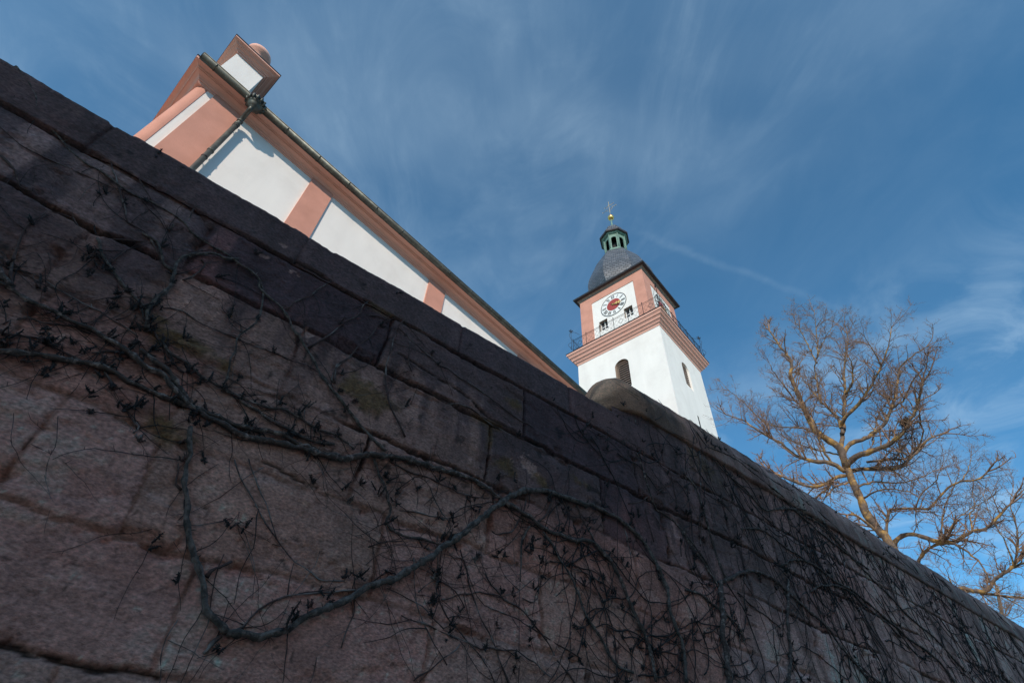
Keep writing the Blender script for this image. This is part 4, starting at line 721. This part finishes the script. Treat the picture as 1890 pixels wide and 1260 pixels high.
# clocks
def clock(axis, cu, cz, at):
    # local face axes: right, up, out
    if axis == 0: rt, ou = np.array([0, -1., 0]), np.array([-1., 0, 0]); cen = np.array([at, cu, cz])
    else: rt, ou = np.array([1., 0, 0]), np.array([0, -1., 0]); cen = np.array([cu, at, cz])
    up_ = np.array([0, 0, 1.])
    def disc(mb, r0, r1, o0, o1, n=56):
        vs = []
        for r in (r0, r1):
            for o in (o0, o1):
                for k in range(n):
                    t = 2*math.pi*k/n; vs.append(cen+rt*r*math.sin(t)+up_*r*math.cos(t)+ou*o)
        fs = []
        for k in range(n):
            j = (k+1) % n
            fs += [(n+k, n+j, 3*n+j, 3*n+k), (k, 2*n+k, 2*n+j, j), (2*n+k, 3*n+k, 3*n+j, 2*n+j)]
            if r0 > 0: fs.append((k, j, n+j, n+k))
        mb.add(vs, fs)
    def quad(mb, pts, o0, o1):
        n = len(pts); vs = [cen+rt*x+up_*y+ou*o0 for x, y in pts]+[cen+rt*x+up_*y+ou*o1 for x, y in pts]
        mb.add(vs, [tuple(range(n)), tuple(reversed(range(n, 2*n)))]+[(i, i+n, (i+1) % n+n, (i+1) % n) for i in range(n)])
    m = tp(); disc(m, .0001, 1.05, .002, .012); root = fix(m.build('clock', MT['white'], tower))
    m = tp(); disc(m, 1.035, 1.075, .004, .03); fix(m.build('clock_rim', MT['black'], root))
    m = tp(); disc(m, .0001, .56, .012, .022); fix(m.build('clock_disc', MT['red'], root))
    ROM = ['XII', 'I', 'II', 'III', 'IIII', 'V', 'VI', 'VII', 'VIII', 'IX', 'X', 'XI']
    for i, s_ in enumerate(ROM):
        t = 2*math.pi*i/12; m = tp()
        W_ = {'I': .068, 'V': .14, 'X': .15}; tot = sum(W_[c_] for c_ in s_); x = -tot/2
        def stroke(xa, ya, xb, yb, wd):
            dxx, dyy = xb-xa, yb-ya; ln = math.hypot(dxx, dyy); nx, ny = -dyy/ln*wd/2, dxx/ln*wd/2
            pts = [(xa+nx, ya+ny), (xb+nx, yb+ny), (xb-nx, yb-ny), (xa-nx, ya-ny)]
            R_ = [(px*math.cos(t)+(py+.80)*math.sin(t), -px*math.sin(t)+(py+.80)*math.cos(t)) for px, py in pts]
            quad(m, R_, .0125, .018)
        for c_ in s_:
            w_ = W_[c_]; xc = x+w_/2
            if c_ == 'I': stroke(xc, -.16, xc, .16, .042)
            if c_ == 'V': stroke(xc-.045, .16, xc, -.16, .048); stroke(xc+.045, .16, xc, -.16, .028)
            if c_ == 'X': stroke(xc-.05, .16, xc+.05, -.16, .048); stroke(xc+.05, .16, xc-.05, -.16, .028)
            x += w_
        fix(m.build('numeral', MT['black'], root))
    def hand(ang, ln, tail, w0, nm, ornate):
        t = R(ang); m = tp()
        def rot(pts): return [(x*math.cos(t)+y*math.sin(t), -x*math.sin(t)+y*math.cos(t)) for x, y in pts]
        quad(m, rot([(-w0, -tail), (w0, -tail), (w0*.6, ln), (0, ln+.05), (-w0*.6, ln)]), .05, .065)
        if ornate:
            for y in (ln*.45, ln*.78):
                quad(m, rot([(-.16, y), (0, y-.12), (.16, y), (0, y+.12)]), .066, .078)
        disc(m, .0001, .08, .04, .09, 20)
        return fix(m.build(nm, MT['goldpaint' if ornate else 'black'], root))
    hand(99, .62, .12, .045, 'hour_hand', True); hand(126, .86, .25, .025, 'minute_hand', False)
clock(0, 11.80, 29.58, c0); clock(1, 25.65, 29.58, d0)
# roof edge and onion dome
q = tp(); q.rings(c0, c1, d0, d1, [(.0, 31.70), (.06, 31.72), (.08, 31.78), (.16, 31.86), (.22, 31.88)], False); q.build('eave_soffit', MT['louver'], tower)
q = tp(); q.rings(c0, c1, d0, d1, [(.18, 31.87), (.40, 31.89), (.42, 31.93), (.42, 32.03), (.30, 32.10), (-.3, 32.40)], False); q.build('eave', MT['dark'], tower)
DX, DY = 25.55, 12.05
slate, t_, b_ = principled('slate_scales')
nn_ = t_.nodes; ll_ = t_.links.new
tcn = nn_.new('ShaderNodeTexCoord'); sp_ = nn_.new('ShaderNodeSeparateXYZ'); ll_(tcn.outputs['UV'], sp_.inputs[0])
br = nn_.new('ShaderNodeTexBrick'); br.inputs['Scale'].default_value = 1.0; br.inputs['Brick Width'].default_value = .34; br.inputs['Row Height'].default_value = .22
br.inputs['Mortar Size'].default_value = .026; br.inputs['Mortar Smooth'].default_value = .3; br.inputs['Bias'].default_value = .0
br.inputs['Color1'].default_value = (.085,.09,.10,1); br.inputs['Color2'].default_value = (.15,.155,.17,1); br.inputs['Mortar'].default_value = (.03,.032,.036,1)
ll_(tcn.outputs['UV'], br.inputs['Vector']); ll_(br.outputs['Color'], b_.inputs['Base Color'])
b_.inputs['Roughness'].default_value = .36
bp = nn_.new('ShaderNodeBump'); bp.inputs['Strength'].default_value = .5; bp.inputs['Distance'].default_value = .03; bp.invert = True
ll_(br.outputs['Fac'], bp.inputs['Height']); ll_(bp.outputs[0], b_.inputs['Normal'])
def octa(prof, m, name, parent, rot=0, sub=4, uv=True, cen=(DX, DY)):
    P = smooth_path([(r, z) for r, z in prof], .12) if sub > 1 else np.array(prof)
    mb = tp(); n = 8; vs = []; uvs = []; fs = []
    L_ = np.concatenate([[0], np.cumsum(np.linalg.norm(np.diff(P, axis=0), axis=1))])
    for f in range(n):
        for k in range(len(P)):
            for s_ in (0, 1):
                a = rot+2*math.pi*(f+s_)/n; vs.append((cen[0]+P[k][0]*math.cos(a), cen[1]+P[k][0]*math.sin(a), P[k][1]))
                hwid = P[k][0]*math.sin(math.pi/8); uvs.append(((hwid if s_ else -hwid)+f*7.1, L_[k]))
        for k in range(len(P)-1):
            q0 = f*len(P)*2+k*2; fs.append((q0, q0+1, q0+3, q0+2))
    mb.add(vs, fs, False); ob = mb.build(name, m, parent)
    uvl = ob.data.uv_layers.new(name='UVMap')
    for lp in ob.data.loops: uvl.data[lp.index].uv = uvs[lp.vertex_index]
    return ob
octa([(2.45,32.15),(2.68,32.6),(2.80,33.2),(2.80,33.8),(2.68,34.5),(2.42,35.3),(2.14,36.1),(1.90,36.8),(1.62,37.35),(1.32,37.75),(1.05,38.02)], slate, 'onion_dome', tower, AZ*0)
# open lantern: eight posts, arched panels
ln = octa([(1.02,38.05),(1.08,38.1),(1.08,38.28),(.98,38.32),(.98,38.33)], MT['copper'], 'lantern', tower, 0, 1)
for f in range(8):
    a = 2*math.pi*f/8; a2 = 2*math.pi*(f+1)/8; r = .98
    A_ = np.array([DX+r*math.cos(a), DY+r*math.sin(a)]); B_ = np.array([DX+r*math.cos(a2), DY+r*math.sin(a2)]); e_ = (B_-A_); wd = np.linalg.norm(e_); e_ /= wd; nrm = np.array([-e_[1], e_[0]])
    m = tp(); z0_, zs_, z1_ = 38.30, 39.85, 40.45; hw = wd/2-.15; cu = wd/2; K = 10
    pts = [(cu-hw*math.cos(math.pi*k/K), zs_+.22*math.sin(math.pi*k/K)) for k in range(K+1)]
    def W3_(u_, z, d=0): xy = A_+e_*u_+nrm*d; return (xy[0], xy[1], z)
    for dd in (0, .07):
        m.add([W3_(0,z0_,dd),W3_(cu-hw,z0_,dd),W3_(cu-hw,z1_,dd),W3_(0,z1_,dd)], [(0,1,2,3)]); m.add([W3_(cu+hw,z0_,dd),W3_(wd,z0_,dd),W3_(wd,z1_,dd),W3_(cu+hw,z1_,dd)], [(0,1,2,3)])
        m.add([W3_(cu-hw,z0_,dd),W3_(cu+hw,z0_,dd),W3_(cu+hw,z0_+.14,dd),W3_(cu-hw,z0_+.14,dd)], [(0,1,2,3)])
        for k in range(K): m.add([W3_(*pts[k],dd),W3_(*pts[k+1],dd),W3_(pts[k+1][0],z1_,dd),W3_(pts[k][0],z1_,dd)], [(0,1,2,3)])
    edge = [(cu-hw, z0_+.14)]+pts+[(cu+hw, z0_+.14)]
    for k in range(len(edge)): j = (k+1) % len(edge); m.add([W3_(*edge[k],0),W3_(*edge[j],0),W3_(*edge[j],.07),W3_(*edge[k],.07)], [(0,1,2,3)])
    m.build('lantern_arch', MT['copper'], ln)
    ps = tp(); ps.tube([(A_[0], A_[1], z0_), (A_[0], A_[1], z1_)], .065, 8); ps.build('lantern_post', MT['copper'], ln)
q = tp(); q.lathe((DX, DY, 38.3), [(.30, 0), (.30, 2.0)], 12); q.build('bell_frame', MT['void'], ln)
octa([(.95,40.42),(1.12,40.50),(1.16,40.56),(1.22,40.60)], MT['copper'], 'lantern_cornice', tower, 0, 1)
octa([(1.0,40.60),(1.30,40.60),(1.36,40.64),(1.36,40.84),(1.28,40.92)], MT['dark'], 'lantern_eave', tower, 0, 1)
octa([(1.30,40.90),(1.26,41.1),(1.10,41.35),(.95,41.5),(.90,41.7),(.85,42.0),(.68,42.3),(.42,42.52),(.20,42.65),(.14,42.75)], slate, 'lantern_cap', tower, 0)
q = tp(); q.lathe((DX, DY, 0), [(.20, 42.6), (.12, 43.0), (.075, 43.6), (.055, 44.3)], 12); q.build('spire_rod', MT['copper'], tower)
q = tp(); q.lathe((DX, DY, 44.55), [(.30*math.sin(math.pi*k/16)+.0001, -.30*math.cos(math.pi*k/16)) for k in range(17)], 24); q.build('gilded_ball', MT['gold'], tower)
q = tp()
def crossbar(z, w, r=.022):
    q.tube([(DX, DY+w, z), (DX, DY-w, z)], r, 6)
    for s_ in (-1, 1): q.tube([(DX, DY+s_*w, z-.09), (DX, DY+s_*(w+.07), z), (DX, DY+s_*w, z+.09)], r*.8, 5)
q.tube([(DX, DY, 44.8), (DX, DY, 47.4)], .028, 6); crossbar(46.75, .48); crossbar(46.15, .72)
for s_ in (-1, 1):
    q.tube(smooth_path([(DX, DY, 45.7), (DX, DY+s_*.25, 45.95), (DX, DY+s_*.42, 46.3)], .08), .014, 5)
    q.tube(smooth_path([(DX, DY, 46.9), (DX, DY+s_*.2, 46.7), (DX, DY+s_*.3, 46.4)], .08), .014, 5)
q.tube([(DX, DY-.08, 47.36), (DX, DY, 47.5), (DX, DY+.08, 47.36)], .018, 5)
q.build('weathered_cross', MT['palegold'], tower)
# wrought-iron gallery railing
r0_, r1_, s0_, s1_ = 22.38, 28.45, 8.20, 14.95
rail = tp(); zf = 26.05
cors = [(r0_, s0_), (r1_, s0_), (r1_, s1_), (r0_, s1_)]
for i in range(4):
    A_, B_ = np.array(cors[i]), np.array(cors[(i+1) % 4])
    for z in (zf+.08, zf+1.08): rail.tube([(*A_, z), (*B_, z)], .015, 6)
    rail.tube([(*A_, zf+.98), (*B_, zf+.98)], .010, 5)
ro = rail.build('gallery_railing', MT['iron'], tower)
for i in range(4):
    A_, B_ = np.array(cors[i]), np.array(cors[(i+1) % 4]); ln_ = np.linalg.norm(B_-A_); e_ = (B_-A_)/ln_
    npan = 6; pw = ln_/npan
    for k in range(npan):
        m = tp(); m.tube([(*(A_+e_*k*pw), zf), (*(A_+e_*k*pw), zf+1.18)], .022, 6)
        m.lathe((*(A_+e_*k*pw), zf+1.2), [(.001, -.04), (.04, 0), (.001, .05)], 8); m.build('railing_post', MT['iron'], ro)
        m = tp(); u0_, u1_ = k*pw+.05, (k+1)*pw-.05
        for j in range(3):
            ua = u0_+(u1_-u0_)*j/3; ub = u0_+(u1_-u0_)*(j+1)/3
            m.tube([(*(A_+e_*ua), zf+.1), (*(A_+e_*ub), zf+.54), (*(A_+e_*ua), zf+.98)], .007, 4); m.tube([(*(A_+e_*ub), zf+.1), (*(A_+e_*ua), zf+.54), (*(A_+e_*ub), zf+.98)], .007, 4)
        if k in (0, 2, 3, 5):
            c_ = A_+e_*((u0_+u1_)/2)
            m.tube([(*(c_+e_*.16*math.cos(t)), zf+.54+.16*math.sin(t)) for t in np.linspace(0, 2*math.pi, 15)], .011, 4)
        m.build('railing_lattice', MT['iron'], ro)
    # corner bracket with scroll and flower
    out = np.array([-1 if A_[0] < 25 else 1, -1 if A_[1] < 12 else 1])/math.sqrt(2)
    m = tp(); T0 = A_+out*.12
    m.tube([(*T0, zf+.1), (*T0, zf+2.0)], .014, 5)
    m.tube(smooth_path([(*A_, zf+.15), (*(A_+out*.2), zf+.3), (*T0, zf+.5)], .08), .014, 5)
    m.tube(smooth_path([(*(A_-out*.5), zf+1.75), (*(A_-out*.1), zf+1.95), (*(A_+out*.25), zf+1.7), (*T0, zf+1.2), (*A_, zf+1.0)], .08), .012, 5)
    m.tube(smooth_path([(*(A_+out*.1), zf+.2), (*(A_+out*.35), zf+.6), (*(A_+out*.1), zf+.9)], .08), .012, 5)
    for t in range(5):
        a = 2*math.pi*t/5+.3; m.tube([(*T0, zf+2.02), (*(T0+out*.15*math.cos(a)), zf+2.05+.16*math.sin(a))], [.02, .035], 5)
    m.build('corner_scroll', MT['iron'], ro)

# ---------------------------------------------------------------- trees
rt = random.Random(21)
def rnd_unit():
    v_ = np.array([rt.gauss(0, 1), rt.gauss(0, 1), rt.gauss(0, 1)]); return v_/np.linalg.norm(v_)
def branch(mb, p, d, ln, r, depth, stats):
    n = 5 if depth > 0 else 4; pts = [p]; d = d/np.linalg.norm(d); st = ln/n; q_ = p.copy()
    bend = rnd_unit()*.25
    for k in range(n):
        d = d+bend*.30+rnd_unit()*.24+np.array([0, 0, .05]); d /= np.linalg.norm(d); q_ = q_+d*st; pts.append(q_)
    mb.tube(pts, [r*(1-.7*k/n) for k in range(n+1)], 3 if r < .012 else 4, False); stats[0] += 1
    if depth <= 0: return
    m = int(ln/(.115 if depth > 1 else .09))+1
    for k in range(m):
        t = rt.uniform(.18, 1); i = min(n-1, int(t*n)); P_ = pts[i]+(pts[i+1]-pts[i])*(t*n-i if t*n-i <= 1 else 1)
        dd = (pts[i+1]-pts[i]); dd /= np.linalg.norm(dd); s_ = rnd_unit(); s_ = s_-dd*s_.dot(dd); s_ /= np.linalg.norm(s_)
        branch(mb, P_, dd*.65+s_*.95+np.array([0, 0, .06]), ln*rt.uniform(.26, .52)*(1.1-t*.35), max(.0042, r*.42), depth-1, stats)
def tree(data, label, group, size, density):
    base = data[0][3][0]; root = empty('bare_tree', (base[0]+.25, base[1], TZ))
    tag(root, label, 'tree', group); off = np.array(root.location); tw_ = MB(); st = [0]
    for i, (nm, r0, r1, pts) in enumerate(data):
        P = np.array(pts)-off
        if nm == 'trunk': P = np.vstack([[0, 0, -.1], P[0]*.5+np.array([.05, .03, 0]), P])
        P = smooth_path(P, .14); n = len(P)
        jit = np.array([[rt.gauss(0, .012) for _ in range(3)] for _ in range(n)]); P[1:-1] += jit[1:-1]
        rad = np.linspace(r0*.50 if nm == 'trunk' else r0*.62, r1*(.55 if nm == 'trunk' else .55), n)*(1+.16*np.array([rt.uniform(-1, 1) for _ in range(n)]))
        m = MB(); m.tube(P, list(rad), 12 if r0 > .1 else 8)
        for k in range(int(n*.6)):
            i_ = rt.randint(2, n-2); s_ = rnd_unit(); m.lathe(tuple(P[i_]+s_*rad[i_]*.75), [(.0, -rad[i_]*.4), (rad[i_]*.4, 0), (.0, rad[i_]*.4)], 6)
        m.build(nm, MT['bark'], root)
        if nm == 'trunk': 
            for k in range(int(14*density)):
                i_ = rt.randint(n//2, n-1); branch(tw_, P[i_], rnd_unit()+np.array([0, 0, .3]), rt.uniform(.3, 1.1)*size, .012, 1, st)
            continue
        Ltot = np.sum(np.linalg.norm(np.diff(P, axis=0), axis=1))
        for k in range(int(Ltot/.135*density)):
            t = rt.uniform(.10, 1)**.8; i_ = min(n-2, int(t*(n-1))); dd = P[i_+1]-P[i_]; dd /= np.linalg.norm(dd); s_ = rnd_unit(); s_ = s_-dd*s_.dot(dd); s_ /= np.linalg.norm(s_)+1e-9
            branch(tw_, P[i_], dd*.6+s_*.9+np.array([0, 0, .18]), rt.uniform(.35, 1.2)*size*(1.15-.35*t), min(.027, rad[i_]*.55), 2, st)
        for k in range(3): branch(tw_, P[-1], (P[-1]-P[-2])/np.linalg.norm(P[-1]-P[-2])+rnd_unit()*.5, rt.uniform(.6, 1.2)*size, r1*.6, 2, st)
    o = tw_.build('twigs', MT['twig'], root); o['kind'] = 'stuff'; return root
tree(TREE_ONE, 'bare tree with yellow lichened limbs and a nest, right of the church tower', 'bare trees behind the wall', 1.0, 1.0)
tree(TREE_TWO, 'bare tree with two crooked limbs rising from behind the wall, right of the tallest tree', 'bare trees behind the wall', 1.0, .8)
tree(TREE_THREE, 'bare tree with a thick yellow bent limb at the right edge of the photo', 'bare trees behind the wall', 1.0, .75)
nb = MB(); nb.off = tuple(NEST)
for k in range(110):
    c_ = np.array(NEST)+rnd_unit()*np.array([.15, .15, .11])*rt.random()**.35; d_ = rnd_unit()*rt.uniform(.06, .17); nb.tube([c_-d_, c_+rnd_unit()*.02, c_+d_], .007, 4)
no_ = nb.build('bird_nest', MT['nest'], None); no_.location = NEST
tag(no_, 'dark round twig nest on a right-hand limb of the tallest bare tree', 'nest')
# a further bare tree, small at the bottom right corner
def procedural_tree(x, y, h, label):
    root = empty('bare_tree', (x, y, TZ)); tag(root, label, 'tree', 'bare trees behind the wall')
    m = MB(); m.tube(smooth_path([(0, 0, -.1), (.1, 0, h*.3), (0, .1, h*.5)], .4), list(np.linspace(.3, .2, len(smooth_path([(0, 0, -.1), (.1, 0, h*.3), (0, .1, h*.5)], .4)))), 10); m.build('trunk', MT['bark'], root)
    tw_ = MB(); st = [0]
    for k in range(7):
        a = 2*math.pi*k/7; p0 = np.array([0, .1, h*(.38+.02*k)]); P = smooth_path([p0, p0+np.array([math.cos(a)*h*.16, math.sin(a)*h*.16, h*.2]), p0+np.array([math.cos(a)*h*.26, math.sin(a)*h*.26, h*.45])], .4)
        l_ = MB(); l_.tube(P, list(np.linspace(.11, .03, len(P))), 7); l_.build('limb', MT['bark'], root)
        for j in range(26):
            i_ = rt.randint(1, len(P)-1); branch(tw_, P[i_], rnd_unit()+np.array([0, 0, .5]), rt.uniform(.8, 2.2), .02, 2, st)
    o = tw_.build('twigs', MT['twig'], root); o['kind'] = 'stuff'
procedural_tree(37.5, 9.6, 10.6, 'small far bare tree in the lower right corner behind the wall')

# ---------------------------------------------------------------- houses added out of view behind the camera to shade the wall
def shade_house(x0, x1, eave, ridge, label):
    root = empty('shade_house', ((x0+x1)/2, -17, 0)); tag(root, label, 'house', 'added shade houses across the lane'); off = tuple(root.location)
    def hp(): m = MB(); m.off = off; return m
    y0, y1 = -22, -12
    m = hp(); m.prism([(y0, 0), (y1, 0), (y1, eave), ((y0+y1)/2, ridge-.15), (y0, eave)], 0, x0, x1); fix(m.build('wall', MT['house'], root))
    m = hp()
    for s_ in (y0, y1):
        o_ = -.4 if s_ == y0 else .4; ym = (y0+y1)/2; k = (ridge-eave)/5
        m.prism([(s_+o_, eave-.4*k+.02), (ym, ridge), (ym, ridge+.15), (s_+o_, eave-.4*k+.17)], 0, x0-.05, x1+.05)
    fix(m.build('roof', MT['rooftile'], root))
    n = int((x1-x0)/2.4)
    for f in range(4):
        for k in range(n):
            cx = x0+(k+.5)*(x1-x0)/n; z = 1.2+f*3.1
            if f == 0 and k == n//2:
                m = hp(); m.box(cx-.55, cx+.55, y1, y1+.05, .1, 2.3); d_ = m.build('door', MT['wood'], root)
                m = hp(); m.box(cx+.4, cx+.44, y1+.051, y1+.11, 1.0, 1.15); m.build('handle', MT['iron'], d_); continue
            m = hp(); m.box(cx-.55, cx+.55, y1+.002, y1+.05, z-.08, z+1.5); w_ = m.build('window', MT['white'], root)
            m = hp(); m.box(cx-.46, cx-.03, y1+.051, y1+.06, z, z+1.42); m.box(cx+.03, cx+.46, y1+.051, y1+.06, z, z+1.42); m.build('pane', MT['glass'], w_)
shade_house(-16, 2, 15.4, 19, 'tall pale house added unseen across the lane to shade the wall, behind the viewer at left')
shade_house(2.1, 21, 15.2, 19, 'tall pale house added unseen across the lane to shade the wall, behind the viewer at right')
